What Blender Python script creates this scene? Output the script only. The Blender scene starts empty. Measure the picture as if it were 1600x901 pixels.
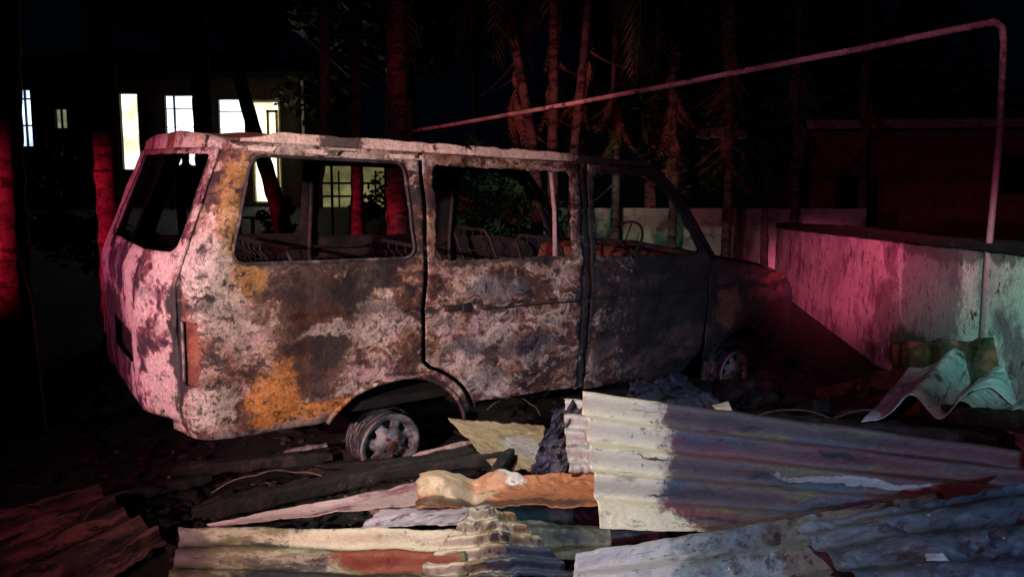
import bpy, bmesh, math, random
import numpy as np
from mathutils import Vector, Matrix, noise
from mathutils.geometry import delaunay_2d_cdt
random.seed(7)
R = math.radians
sc = bpy.context.scene
COL = sc.collection

# ------------------------------------------------------------------ camera
CH = 1.41
TILT = math.atan(110.5 / 1110.0)
cd = bpy.data.cameras.new('camera'); cam = bpy.data.objects.new('camera', cd); COL.objects.link(cam)
cam.location = (0, 0, CH); cam.rotation_euler = (R(90) - TILT, 0, 0)
cd.sensor_width = 36.0; cd.lens = 1110.0 / 1600 * 36.0; cd.clip_start = 0.05; cd.clip_end = 400
sc.camera = cam

# ------------------------------------------------------------------ night sky
w = bpy.data.worlds.new('World'); sc.world = w; w.use_nodes = True
nt = w.node_tree; bg = nt.nodes['Background']
sky = nt.nodes.new('ShaderNodeTexSky'); sky.sky_type = 'NISHITA'; sky.sun_disc = False
sky.sun_elevation = R(8); sky.sun_rotation = R(200)
hs = nt.nodes.new('ShaderNodeMix'); hs.data_type = 'RGBA'; hs.blend_type = 'MULTIPLY'; hs.inputs[0].default_value = 1
hs.inputs[7].default_value = (0.20, 0.42, 1.0, 1)
nt.links.new(sky.outputs[0], hs.inputs[6]); nt.links.new(hs.outputs[2], bg.inputs[0])
bg.inputs[1].default_value = 0.0004
vs = sc.view_settings; vs.view_transform = 'Standard'; vs.look = 'None'; vs.exposure = 0; vs.gamma = 1; vs.use_curve_mapping = False

# ------------------------------------------------------------------ unseen lamps of the emergency vehicles, with spots added for single things
def spot(name, loc, target, color, power, size_deg, blend=0.6, radius=0.08):
    l = bpy.data.lights.new(name, 'SPOT'); l.energy = power; l.color = color
    l.spot_size = R(size_deg); l.spot_blend = blend; l.shadow_soft_size = radius
    o = bpy.data.objects.new(name, l); COL.objects.link(o); o.location = loc
    d = Vector(target) - Vector(loc); o.rotation_euler = d.to_track_quat('-Z', 'Y').to_euler()
    return o
spot('pink_beacon_lamp', (-3.4, -3.6, 2.7), (1.2, 5.0, 1.3), (1.0, 0.25, 0.44), 700, 60, 0.9, 0.12)
spot('red_beacon_lamp', (-9.5, -1.0, 2.4), (-3.6, 7.8, 1.2), (1.0, 0.02, 0.08), 8000, 11.5, 0.7, 0.10)
spot('rear_pink_lamp', (-6.5, -0.5, 2.2), (-1.9, 3.9, 1.15), (1.0, 0.18, 0.40), 1500, 24, 0.9, 0.10)
spot('van_white_lamp', (-2.6, -2.4, 2.0), (-0.95, 3.7, 1.0), (1.0, 0.74, 0.62), 2900, 26, 1.0, 0.05)
spot('unseen_heap_lamp', (-1.5, 1.9, 3.9), (0.1, 2.95, 0.3), (1.0, 0.93, 0.76), 700, 42, 1.0, 0.04)  # unseen lamp hung over the heap to shade the sheet ridges
spot('blue_beacon_lamp', (3.2, -1.6, 2.1), (1.6, 2.4, 0.3), (0.30, 0.66, 1.0), 520, 42, 0.8, 0.08)
spot('green_white_lamp', (-1.4, -3.2, 2.2), (3.05, 4.25, 0.9), (0.28, 1.0, 0.80), 4200, 10, 0.9, 0.1)
spot('wall_pink_lamp', (-1.2, -4.4, 2.4), (3.95, 8.7, 0.75), (1.0, 0.13, 0.27), 32000, 7.8, 0.8, 0.30)
spot('tree_red_lamp', (-5.5, -4.0, 2.4), (-0.1, 10.4, 3.5), (1.0, 0.06, 0.05), 1100, 10.5, 0.6, 0.12)
spot('pipe_fill_lamp', (-3.4, -3.6, 2.7), (0.1, 7.6, 2.75), (1.0, 0.26, 0.27), 3200, 15, 0.9, 0.12)  # extra spot added only to brighten the cross pipe

# ------------------------------------------------------------------ placing helpers
def ray(px, py):
    a = (px - 800) / 1110.0; b = -(py - 450.5) / 1110.0
    return Vector((a, math.cos(TILT) + b * math.sin(TILT), -math.sin(TILT) + b * math.cos(TILT)))
def PY(px, py, Y):
    r = ray(px, py); return r * (Y / r.y) + Vector((0, 0, CH))
def PH(px, py, h=0.0):
    r = ray(px, py); return r * ((h - CH) / r.z) + Vector((0, 0, CH))
def sstep(a, b, x):
    t = max(0.0, min(1.0, (x - a) / (b - a))); return t * t * (3 - 2 * t)
def N3(p, s=1.0, seed=0.0):
    return noise.noise(Vector((p[0] * s + seed, p[1] * s - seed * .7, p[2] * s + seed * 1.3)))

# ------------------------------------------------------------------ object helpers
def tag(o, label=None, cat=None, group=None, kind=None):
    if label: o['label'] = label
    if cat: o['category'] = cat
    if group: o['group'] = group
    if kind: o['kind'] = kind
    return o
def empty(name, loc=(0, 0, 0), rz=0, **k):
    o = bpy.data.objects.new(name, None); COL.objects.link(o); o.location = loc; o.rotation_euler = (0, 0, rz)
    o.empty_display_size = .1
    return tag(o, **k)
def mobj(name, verts, faces, mat=None, parent=None, smooth=False, uvs=None):
    me = bpy.data.meshes.new(name); me.from_pydata([tuple(v) for v in verts], [], faces); me.update()
    if smooth: me.polygons.foreach_set('use_smooth', [True] * len(me.polygons))
    if uvs is not None:
        ul = me.uv_layers.new(name='UVMap')
        for l in me.loops: ul.data[l.index].uv = uvs[l.vertex_index]
    o = bpy.data.objects.new(name, me); COL.objects.link(o)
    if mat: me.materials.append(mat)
    if parent: o.parent = parent
    return o
class MB:
    def __init__(s): s.v = []; s.f = []
    def add(s, v, f):
        n = len(s.v); s.v += [Vector(a) for a in v]; s.f += [[i + n for i in q] for q in f]
    def box(s, c, d, rot=None, jit=0):
        c = Vector(c); m = rot or Matrix.Identity(3)
        vs_ = []
        for x in (-.5, .5):
            for y in (-.5, .5):
                for z in (-.5, .5):
                    p = Vector((x * d[0], y * d[1], z * d[2]))
                    if jit: p += Vector([random.uniform(-jit, jit) for _ in range(3)])
                    vs_.append(c + m @ p)
        s.add(vs_, [(0, 1, 3, 2), (4, 6, 7, 5), (0, 4, 5, 1), (2, 3, 7, 6), (0, 2, 6, 4), (1, 5, 7, 3)])
    def tube(s, pts, rad, n=10, cap=True):
        pts = [Vector(p) for p in pts]; k = len(pts)
        if not hasattr(rad, '__len__'): rad = [rad] * k
        base = len(s.v); up = None
        for i, p in enumerate(pts):
            t = (pts[min(i + 1, k - 1)] - pts[max(i - 1, 0)]).normalized()
            if up is None:
                up = Vector((0, 0, 1)) if abs(t.z) < .9 else Vector((1, 0, 0))
            a = t.cross(up).normalized(); b = a.cross(t).normalized(); up = b
            for j in range(n):
                q = 2 * math.pi * j / n
                s.v.append(p + (a * math.cos(q) + b * math.sin(q)) * rad[i])
        for i in range(k - 1):
            for j in range(n):
                a0 = base + i * n + j; a1 = base + i * n + (j + 1) % n
                s.f.append([a0, a1, a1 + n, a0 + n])
        if cap:
            s.f.append([base + j for j in range(n)][::-1]); s.f.append([base + (k - 1) * n + j for j in range(n)])
    def lathe(s, prof, n=32, M=None):
        base = len(s.v); M = M or Matrix.Identity(4)
        for (r, x) in prof:
            for j in range(n):
                q = 2 * math.pi * j / n
                s.v.append(M @ Vector((r * math.cos(q), x, r * math.sin(q))))
        for i in range(len(prof) - 1):
            for j in range(n):
                a0 = base + i * n + j; a1 = base + i * n + (j + 1) % n
                s.f.append([a0, a1, a1 + n, a0 + n])
    def build(s, name, mat=None, parent=None, smooth=False):
        return mobj(name, s.v, s.f, mat, parent, smooth)

# ------------------------------------------------------------------ materials
def newmat(name):
    m = bpy.data.materials.new(name); m.use_nodes = True
    return m, m.node_tree, m.node_tree.nodes['Principled BSDF']
def mixc(nt, fac, a, b):
    n = nt.nodes.new('ShaderNodeMix'); n.data_type = 'RGBA'
    if isinstance(fac, (int, float)): n.inputs[0].default_value = fac
    else: nt.links.new(fac, n.inputs[0])
    for v_, i in ((a, 6), (b, 7)):
        if isinstance(v_, tuple): n.inputs[i].default_value = (*v_[:3], 1)
        else: nt.links.new(v_, n.inputs[i])
    return n.outputs[2]
def mrange(nt, v, a, b, c=0., d=1., smooth=True):
    n = nt.nodes.new('ShaderNodeMapRange'); n.interpolation_type = 'SMOOTHSTEP' if smooth else 'LINEAR'
    nt.links.new(v, n.inputs[0]); n.inputs[1].default_value = a; n.inputs[2].default_value = b
    n.inputs[3].default_value = c; n.inputs[4].default_value = d
    return n.outputs[0]
def nz(nt, co, scale, detail=5, rough=.6, dist=0, stretch=None):
    if stretch:
        mp = nt.nodes.new('ShaderNodeMapping'); mp.inputs['Scale'].default_value = stretch
        nt.links.new(co, mp.inputs[0]); co = mp.outputs[0]
    n = nt.nodes.new('ShaderNodeTexNoise'); n.inputs['Scale'].default_value = scale
    n.inputs['Detail'].default_value = detail; n.inputs['Roughness'].default_value = rough; n.inputs['Distortion'].default_value = dist
    nt.links.new(co, n.inputs['Vector'])
    return n
def math_(nt, op, a, b=None):
    n = nt.nodes.new('ShaderNodeMath'); n.operation = op
    for i, q in enumerate((a, b)):
        if q is None: continue
        if isinstance(q, (int, float)): n.inputs[i].default_value = q
        else: nt.links.new(q, n.inputs[i])
    return n.outputs[0]
def vmath(nt, op, a, b):
    n = nt.nodes.new('ShaderNodeVectorMath'); n.operation = op
    for i, q in enumerate((a, b)):
        if isinstance(q, tuple): n.inputs[i].default_value = q
        else: nt.links.new(q, n.inputs[i])
    return n
def burnt(name, coord, layers, blobs, base, warp=.1, wscale=4, rough=.75, metal=0., bump=.3, bscale=30, spec=.3, grain=60):
    """layers: (colour, noise scale, lo, hi, stretch) over base; blobs: (centre, radius, colour, strength)"""
    m, nt, bs = newmat(name)
    tc = nt.nodes.new('ShaderNodeTexCoord'); co = tc.outputs[coord]
    wn = nz(nt, co, wscale, 6, .65)
    sub = vmath(nt, 'SUBTRACT', wn.outputs['Color'], (.5, .5, .5))
    scl = vmath(nt, 'MULTIPLY', sub.outputs[0], (warp * 2.4,) * 3)
    wc = vmath(nt, 'ADD', co, scl.outputs[0]).outputs[0]
    c = base
    def layer(c, L):
        col, s_, lo, hi = L[:4]; st = L[4] if len(L) > 4 else None
        n = nz(nt, wc, s_, 7, .68, 0, st)
        return mixc(nt, mrange(nt, n.outputs[0], lo, hi), c, col)
    pre = [L for L in layers if not (len(L) > 5 and L[5])]
    post = [L for L in layers if len(L) > 5 and L[5]]
    for L in pre: c = layer(c, L)
    tex = nz(nt, co, wscale * 6, 6, .75)
    for (cen, rad, col, st) in blobs:
        d = vmath(nt, 'SUBTRACT', wc, tuple(cen)).outputs[0]
        d = vmath(nt, 'MULTIPLY', d, tuple(1.0 / r for r in rad)).outputs[0]
        ln = nt.nodes.new('ShaderNodeVectorMath'); ln.operation = 'LENGTH'; nt.links.new(d, ln.inputs[0])
        f = math_(nt, 'ADD', ln.outputs['Value'], math_(nt, 'MULTIPLY', math_(nt, 'SUBTRACT', tex.outputs[0], .5), 1.1))
        f = mrange(nt, f, 1.12, .80, 0, st)
        c = mixc(nt, f, c, col)
    for L in post: c = layer(c, L)
    if grain:
        gn = nz(nt, co, grain, 3, .7); gs = nt.nodes.new('ShaderNodeVectorMath'); gs.operation = 'SCALE'
        nt.links.new(mixc(nt, 0., c, c), gs.inputs[0]); nt.links.new(mrange(nt, gn.outputs[0], .3, .7, .55 if grain < 100 else .78, 1.25 if grain < 100 else 1.1, False), gs.inputs['Scale']); c = gs.outputs[0]
    nt.links.new(c, bs.inputs['Base Color']) if not isinstance(c, tuple) else setattr(bs.inputs['Base Color'], 'default_value', (*c, 1))
    bs.inputs['Metallic'].default_value = metal
    bs.inputs['Specular IOR Level'].default_value = spec
    rn = nz(nt, co, bscale * .5, 5, .7)
    nt.links.new(mrange(nt, rn.outputs[0], .3, .7, max(.15, rough - .2), min(1, rough + .15)), bs.inputs['Roughness'])
    if bump:
        bn = nz(nt, co, bscale, 8, .75)
        b = nt.nodes.new('ShaderNodeBump'); b.inputs['Strength'].default_value = bump; b.inputs['Distance'].default_value = .02
        nt.links.new(bn.outputs[0], b.inputs['Height']); nt.links.new(b.outputs[0], bs.inputs['Normal'])
    return m
def plain(name, col, rough=.8, metal=0, var=.5, scale=8, bump=.3, spec=.3):
    lo = tuple(c * (1 - var) for c in col)
    return burnt(name, 'Object', [(lo, scale, .4, .65)], [], col, .05, scale, rough, metal, bump, scale * 5, spec)
def emit(name, col, strength, tex=None):
    m = bpy.data.materials.new(name); m.use_nodes = True; nt = m.node_tree; nt.nodes.clear()
    o = nt.nodes.new('ShaderNodeOutputMaterial'); e = nt.nodes.new('ShaderNodeEmission')
    e.inputs[0].default_value = (*col, 1); e.inputs[1].default_value = strength
    if tex:
        tc = nt.nodes.new('ShaderNodeTexCoord'); n = nz(nt, tc.outputs['Object'], tex, 4, .6)
        nt.links.new(mrange(nt, n.outputs[0], .35, .65, strength * .45, strength * 1.2), e.inputs[1])
    nt.links.new(e.outputs[0], o.inputs[0])
    return m

SOOT_SHADE = (.010, .010, .013); ASH = (.42, .37, .36); TAN = (.30, .20, .15); RUST = (.15, .045, .02); ORANGE = (.40, .165, .04)
BROWN = (.075, .028, .018); GREY = (.13, .12, .14); OCHRE = (.30, .17, .05)

# van skin, in the van's own metres: x along the van from the tail, y across, z up
BIG = 3.0
side_blobs = [
    # quarter panel
    ((.60, 0, .84), (.22, BIG, .36), (.05, .018, .012), .92),
    ((.52, 0, 1.08), (.26, .4, .10), (.03, .015, .018), .8),
    ((.98, 0, 1.10), (.10, .4, .09), (.02, .015, .02), .85),
    ((.80, 0, 1.05), (.13, .4, .14), SOOT_SHADE, .9),
    ((.66, 0, .74), (.12, .4, .10), SOOT_SHADE, .8),
    ((.40, 0, .50), (.14, .4, .18), ORANGE, .95),
    ((.60, 0, .42), (.22, .4, .07), ORANGE, .9),
    ((.42, 0, .68), (.07, .4, .10), ORANGE, .5),
    ((.24, 0, 1.42), (.14, .16, .34), OCHRE, .8),
    ((.30, 0, 1.14), (.07, .16, .10), OCHRE, .7),
    ((.09, 0, 1.15), (.12, .4, .20), ASH, .95),
    ((.10, 0, .52), (.13, .4, .11), ASH, .8),
    ((-.04, .14, .78), (.16, .05, .34), SOOT_SHADE, .97),  # shadow in the gap beside the tailgate, painted dark on the corner
    ((.62, .05, 1.735), (.40, .2, .03), ASH, .95), ((1.20, .05, 1.70), (.06, .2, .07), ASH, .9),
    ((.17, 0, .92), (.12, .4, .12), ASH, .5),
    ((.95, 0, .88), (.16, .4, .10), ASH, .35),
    ((.80, 0, .84), (.30, .4, .04), ASH, .6),
    ((.60, 0, .36), (.65, .4, .04), GREY, .8),
    # window surrounds
    ((.72, 0, 1.20), (.52, .4, .045), SOOT_SHADE, .75),
    ((1.75, 0, 1.165), (.55, .4, .035), SOOT_SHADE, .8),
    # sliding door
    ((1.70, 0, 1.00), (.26, .4, .06), GREY, .7),
    ((1.55, 0, .66), (.20, .4, .06), GREY, .7),
    ((1.60, 0, .895), (.40, .4, .018), SOOT_SHADE, .85),
    ((1.95, 0, .62), (.26, .4, .07), GREY, .6),
    ((1.62, 0, .44), (.20, .4, .09), ASH, .5),
    ((1.28, 0, 1.30), (.05, .4, .16), TAN, .8),
    # soot over the front of the sliding door, the pillar and the front door
    ((2.42, 0, 1.0), (.07, .4, .90), SOOT_SHADE, .95),
    ((3.82, .3, .95), (1.52, .7, 1.4), SOOT_SHADE, .97),
    ((3.3, .3, .95), (.6, .5, .25), SOOT_SHADE, .93),
    ((3.1, .3, 1.62), (.85, .7, .24), SOOT_SHADE, .95),
    ((3.45, 0, .55), (.34, .4, .09), (.12, .06, .06), .6),
    ((3.25, 0, 1.02), (.5, .6, .14), SOOT_SHADE, .95),
    ((4.3, 0, .88), (.75, .5, .40), (.022, .012, .013), .9),
    ((3.9, 0, .72), (.18, .4, .16), (.20, .075, .04), .85),
    ((4.45, 0, .80), (.35, .4, .05), (.12, .05, .05), .6),
    ((2.62, 0, .50), (.14, .4, .10), (.10, .075, .08), .7), ((2.95, 0, .98), (.30, .4, .05), (.07, .05, .055), .6), ((3.2, 0, .40), (.35, .4, .06), (.10, .05, .05), .6), ((4.55, 0, .92), (.25, .4, .05), (.16, .06, .05), .7), ((4.05, 0, .96), (.3, .4, .06), (.08, .05, .06), .7),
    ((4.86, 0, .6), (.18, .5, .4), (.04, .05, .06), .8),
    ((4.15, 0, 1.10), (.9, .12, .12), (.07, .03, .03), .6),
]
HS = (1, 1, 2.6)
van_skin = burnt('burnt_van_skin', 'Object',
    [(TAN, 3.2, .42, .62), ((.42, .27, .32), 4.3, .46, .60), ((.14, .11, .09), 5.0, .47, .62, HS), ((.20, .07, .03), 2.2, .47, .54, HS), ((.022, .014, .022), 2.2, .50, .58, HS), ((.50, .41, .38), 9, .55, .68, HS),
     ((.12, .05, .035), 5.0, .50, .58, (1, 1, 1.7)), ((.012, .008, .014), 5.0, .53, .66, (1, 1, 1.7), True), ((.02, .012, .02), 14, .52, .66, (1, 1, 1.4), True), (SOOT_SHADE, 36, .50, .68, None, True)],
    side_blobs, (.50, .41, .37), .11, 5.0, .68, 0, .6, 20, .4, 75)
tail_skin = burnt('burnt_tailgate_skin', 'Object',
    [(GREY, 4, .55, .66), (TAN, 6, .55, .7), ((.16, .05, .06), 3.6, .52, .55, (1, 1, .7), True), ((.02, .012, .025), 3.6, .54, .59, (1, 1, .7), True), (SOOT_SHADE, 13, .57, .66, None, True)],
    [((-.12, 1.18, .72), (.5, .46, .30), SOOT_SHADE, .96), ((-.12, 1.72, .85), (.5, .14, .45), (.05, .03, .06), .9), ((-.12, 1.62, .9), (.5, .12, .22), GREY, .8), ((-.1, .12, .78), (.4, .07, .40), SOOT_SHADE, .95),  # narrow right-edge entry paints the shadow of the tailgate gap
     ((-.1, 1.1, 1.12), (.4, .20, .10), (.06, .06, .10), .9), ((-.1, .9, .34), (.5, 1.2, .12), SOOT_SHADE, .95), ((-.1, 1.45, .48), (.5, .75, .22), SOOT_SHADE, .97), ((.2, .9, 1.74), (.5, .6, .08), RUST, .8), ((-.05, 1.46, 1.4), (.4, .05, .4), OCHRE, .6)],
    (.38, .29, .30), .10, 6, .7, 0, .5, 22, .35)
roof_skin = burnt('burnt_roof_skin', 'Object', [(TAN, 5, .5, .6), (GREY, 7, .52, .62), (RUST, 4, .52, .6), (SOOT_SHADE, 11, .58, .62)],
    [((3.6, .8, 1.5), (1.6, 2.0, .9), SOOT_SHADE, .97)], (.40, .34, .32), .08, 6, .75, 0, .4, 30, .3)
rail_skin = burnt('blistered_rail_paint', 'Object', [(SOOT_SHADE, 7, .62, .63), (RUST, 9, .60, .64)],
    [((2.7, .1, 1.8), (.42, .6, .3), SOOT_SHADE, .97), ((.75, .1, 1.80), (.12, .5, .10), SOOT_SHADE, .9)], (.68, .56, .53), .05, 9, .7, 0, .3, 40, .3)
soot_metal = burnt('sooty_steel', 'Object', [((.03, .018, .014), 6, .45, .6), ((.07, .025, .012), 13, .58, .7)], [], (.012, .012, .014), .05, 8, .6, .3, .4, 40, .4)
deep_soot = burnt('deep_soot', 'Object', [((.012, .009, .008), 8, .45, .6)], [], (.005, .005, .006), .05, 8, .9, 0, .4, 40, .2)
rust_metal = burnt('rusty_steel', 'Object', [(BROWN, 6, .45, .6), (SOOT_SHADE, 11, .5, .65)], [], (.13, .045, .025), .05, 8, .75, .1, .4, 40, .3)
pale_bar = burnt('pale_burnt_bar', 'Object', [(RUST, 9, .56, .66)], [], (.40, .26, .27), .04, 8, .7, 0, .3, 40)
alloy = burnt('scorched_alloy', 'Object', [((.05, .05, .06), 9, .42, .58), ((.25, .17, .13), 14, .55, .66), (SOOT_SHADE, 20, .60, .7)], [], (.20, .19, .21), .02, 12, .5, .3, .35, 60, .5)
lamp_mat = burnt('burnt_lamp_housing', 'Object', [(BROWN, 9, .52, .62), (SOOT_SHADE, 16, .58, .68)], [((.0, .0, .80), (.1, .1, .1), (.22, .08, .04), .6)], (.11, .035, .028), .04, 9, .6, 0, .3, 40)

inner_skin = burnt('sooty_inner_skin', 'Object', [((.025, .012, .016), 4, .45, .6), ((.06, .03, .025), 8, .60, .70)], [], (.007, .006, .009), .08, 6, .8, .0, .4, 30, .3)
# ------------------------------------------------------------------ ground
def terr(x, y):
    rise = sstep(3.5, -0.5, x) * sstep(5.2, 19.5, y) * 1.75
    rise = rise * (1 if y < 20 else 1)
    return rise
MOUNDS = [(-.66, 3.66, .22, .16, .07), (1.85, 5.52, .3, .2, .08), (.4, 4.35, .9, .22, .06), (.9, 2.9, 1.1, .4, .06), (-.6, 2.7, 1.2, .4, .05), (2.2, 3.8, 1.0, .5, .16), (1.5, 4.1, .8, .5, .10), (2.6, 4.8, .5, .8, .22), (0.2, 3.6, .7, .3, .05), (-2.6, 2.6, .9, .5, .08), (2.3, 2.1, .9, .6, .18)]
def gh(x, y):
    h = terr(x, y)
    for (mx, my, rx, ry, a) in MOUNDS: h += a * math.exp(-((x - mx) / rx) ** 2 - ((y - my) / ry) ** 2)
    near = 1 - sstep(7, 11, y)
    h += near * (.030 * noise.noise(Vector((x * 3.1, y * 3.1, 0))) + .025 * abs(noise.noise(Vector((x * 9, y * 9, 5)))))
    return h
ground_mat = burnt('charred_ground', 'Object', [((.035, .026, .022), 1.3, .5, .7), ((.004, .004, .005), 3, .45, .6), ((.05, .045, .045), 26, .64, .72)], [], (.014, .012, .012), .2, 2.5, .85, 0, .9, 22, .3)
def axis(vals):
    out = []
    for a, b, st in vals:
        n = max(1, int(round((b - a) / st))); out += [a + (b - a) * i / n for i in range(n)]
    out.append(vals[-1][1]); return out
xs = axis([(-150, -20, 20), (-20, -5, 1), (-5, 5, .07), (5, 20, 1), (20, 150, 20)])
ys = axis([(-60, -2, 6), (-2, 1.2, .5), (1.2, 7, .06), (7, 22, .5), (22, 60, 6), (60, 250, 30)])
gv = [(x, y, gh(x, y)) for y in ys for x in xs]; nx = len(xs)
gf = [(j * nx + i, j * nx + i + 1, (j + 1) * nx + i + 1, (j + 1) * nx + i) for j in range(len(ys) - 1) for i in range(nx - 1)]
tag(mobj('ground', gv, gf, ground_mat, None, True), kind='structure')

# ------------------------------------------------------------------ the burnt van
VR = math.atan2(.596, .803)
U = Vector((math.cos(VR), math.sin(VR), 0)); V = Vector((-math.sin(VR), math.cos(VR), 0))
VO = Vector((-.685, 3.80, 0)) - U
van = empty('burnt_van', VO, VR, label='burnt out passenger van with rusty blistered body, no glass and bare wheel rims', cat='van')
W = 1.76
van.rotation_euler = (R(3.4), 0, VR)
def rake(z): return max(0., z - 1.1) * .37 + max(0, .5 - z) * .12
def tumb(z): return max(0., z - 1.12) * .13 + max(0., .55 - z) * .10
def bulge(y): return .13 * sstep(.06, .45, y) * (1 - .6 * sstep(W - .22, W, y) ** 2)
RC = .11
def dent(s, z, k=0):
    p = Vector((s, k * 3.3, z))
    d = .022 * noise.noise(p * 2.6) + .010 * noise.noise(p * 7) + .003 * noise.noise(p * 28) + .012 * (1 - abs(noise.noise(p * 3.7 + Vector((4, 0, 2)))) * 4) * .4
    d += .011 * math.exp(-((z - .905 + .02 * (s - 1)) / .012) ** 2)
    d += .006 * math.exp(-((z - .50) / .015) ** 2)
    return d
def nose(s): return .10 * max(0, (s - 4.45) / .55) ** 2.2
def side_pt(wc, z):
    """wrap coordinate along the right flank; below RC it turns the tail corner"""
    if wc >= RC: s, y = wc, 0.
    else:
        a = (RC - wc) / RC
        if a <= math.pi / 2: s = RC - RC * math.sin(a); y = RC - RC * math.cos(a)
        else: s = 0.; y = RC + (a - math.pi / 2) * RC
    s -= bulge(y)
    s += rake(z) * max(0, min(1, 1 - wc / 1.2))
    y += tumb(z) + dent(wc, z) + nose(s)
    return Vector((s, y, z))
def left_pt(wc, z):
    return Vector((wc + rake(z) * max(0, min(1, 1 - wc / 1.2)), W - tumb(z) - dent(wc, z, 2) - nose(wc), z))
def rear_pt(y, z):
    f = sstep(0, .12, y) * 1.0
    return Vector((rake(z) - bulge(y) + .008 * noise.noise(Vector((y * 4, z * 4, 9))) + .004 * noise.noise(Vector((y * 14, z * 14, 3))), y + (tumb(z) if y < W / 2 else -tumb(z)) , z))
def inside(p, poly):
    x, y = p; r = False; n = len(poly)
    for i in range(n):
        x1, y1 = poly[i]; x2, y2 = poly[i - 1]
        if (y1 > y) != (y2 > y) and x < (x2 - x1) * (y - y1) / (y2 - y1) + x1: r = not r
    return r
def densify(poly, st):
    out = []
    for i in range(len(poly)):
        a = poly[i]; b = poly[(i + 1) % len(poly)]; d = math.dist(a, b); n = max(1, int(d / st))
        for k in range(n): out.append((a[0] + (b[0] - a[0]) * k / n, a[1] + (b[1] - a[1]) * k / n))
    return out
def panel(name, outline, holes, mp, mat, parent, step=.03, thick=.004, jag=0.0):
    loops = [densify(outline, step)] + [densify(h, step * .7) for h in holes]
    if jag:
        loops = [loops[0]] + [[(p[0] + jag * noise.noise(Vector((p[0] * 30, p[1] * 30, 1))), p[1] + jag * noise.noise(Vector((p[0] * 30, p[1] * 30, 8)))) for p in l] for l in loops[1:]]
    pts = []; edges = []
    for l in loops:
        b = len(pts); pts += l; edges += [(b + i, b + (i + 1) % len(l)) for i in range(len(l))]
    xs_ = [p[0] for p in loops[0]]; ys_ = [p[1] for p in loops[0]]
    allb = np.array(pts)
    i = 0; y = min(ys_) + step * .5
    while y < max(ys_):
        x = min(xs_) + (step * .5 if i % 2 else 0)
        while x < max(xs_):
            if inside((x, y), loops[0]) and not any(inside((x, y), h) for h in loops[1:]):
                if ((allb - (x, y)) ** 2).sum(1).min() > (step * .5) ** 2: pts.append((x, y))
            x += step
        y += step * .87; i += 1
    v2, e2, f2, *_ = delaunay_2d_cdt([Vector(p) for p in pts], edges, [], 0, 1e-6)
    fs = []
    for f in f2:
        c = (sum(v2[k].x for k in f) / 3, sum(v2[k].y for k in f) / 3)
        if inside(c, loops[0]) and not any(inside(c, h) for h in loops[1:]): fs.append(list(f))
    o = mobj(name, [mp(p.x, p.y) for p in v2], fs, mat, parent, True)
    if thick:
        m = o.modifiers.new('s', 'SOLIDIFY'); m.thickness = thick; m.offset = 0
    return o
def rrect(x0, z0, x1, z1, r, dx=0.0, n=6):
    """rounded rectangle; dx leans the top edge"""
    out = []
    for cx_, cz, a0 in ((x1 - r, z0 + r, -90), (x1 - r, z1 - r, 0), (x0 + r, z1 - r, 90), (x0 + r, z0 + r, 180)):
        for k in range(n + 1):
            a = R(a0 + 90 * k / n); px, pz = cx_ + r * math.cos(a), cz + r * math.sin(a)
            out.append((px + dx * (pz - z0) / (z1 - z0), pz))
    return out
def arc(cx_, cz, rx, rz, a0, a1, n=18):
    return [(cx_ + rx * math.cos(R(a0 + (a1 - a0) * k / n)), cz + rz * math.sin(R(a0 + (a1 - a0) * k / n))) for k in range(n + 1)]

AW, AF, AZ = 1.05, 4.14, .16       # wheel arch centres
ZT = 1.765
# right quarter panel with the tail corner
arch = arc(AW, AZ, .46, .38, 150, 16)
outer = arc(AW, AZ, .52, .44, 13, 68)
q_out = [(-.16, .38), (.30, .36), (.63, .36)] + arch[1:] + [(1.51, .26), (1.56, .27)] + outer + [(1.205, .61), (1.205, ZT), (-.16, ZT)]
panel('quarter_panel', q_out, [rrect(.165, 1.195, 1.15, 1.70, .07, -.05), rrect(-.045, .63, .045, .935, .012)], side_pt, van_skin, van, .018, .005, .016)
# lamp housing set back in its recess
lh = panel('tail_lamp', rrect(-.05, .622, .05, .943, .012), [], lambda a, b: side_pt(a, b) + Vector((.012, .018, 0)), lamp_mat, van, .02, .006)
lh['label'] = 'melted red tail lamp housing'
mb = MB(); mb.tube([side_pt(-.045, .63 + .3 * k / 8) + Vector((-.002, -.002, 0)) for k in range(9)], .008, 6); mb.build('lamp_rim', alloy, lh, True)
# sliding door
dl = arc(AW, AZ, .54, .46, 67, 15)
d_out = [(1.225, .62)] + dl[0:] + [(1.585, .325), (2.34, .30), (2.365, .34), (2.365, ZT - .01), (1.225, ZT - .01)]
sd = panel('sliding_door', d_out, [rrect(1.285, 1.175, 2.275, 1.695, .05)], lambda a, b: side_pt(a, b) + Vector((0, -.006 - .012 * sstep(.75, .3, b), 0)), van_skin, van, .018, .005, .014)
mb = MB(); mb.box((1.42, -.004, .905), (.15, .03, .035), None, .004); mb.box((1.47, -.022, .905), (.05, .012, .05), None, .004)
hd = mb.build('door_handle', soot_metal, sd); bv = hd.modifiers.new('b', 'BEVEL'); bv.width = .006
mb = MB(); mb.tube([side_pt(2.17, 1.17) + Vector((0, .03, 0)), side_pt(2.165, 1.45) + Vector((0, .03, 0)), side_pt(2.15, 1.70) + Vector((0, .03, 0))], [.017, .014, .014], 8)
wb = mb.build('window_bar', pale_bar, sd, True)
mb = MB(); mb.tube([side_pt(1.60 + .0 * k, 1.03 - .05 * k) + Vector((0, -.012, 0)) for k in range(2)], .004, 6); mb.build('lock_rod', soot_metal, sd)
# belt line moulding slot
mb = MB()
mb.tube([side_pt(1.58 + .77 * k / 20, .885 - .012 * k / 20) + Vector((0, -.012, 0)) for k in range(21)], .006, 6)
mb.build('door_track', soot_metal, van, True)
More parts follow.
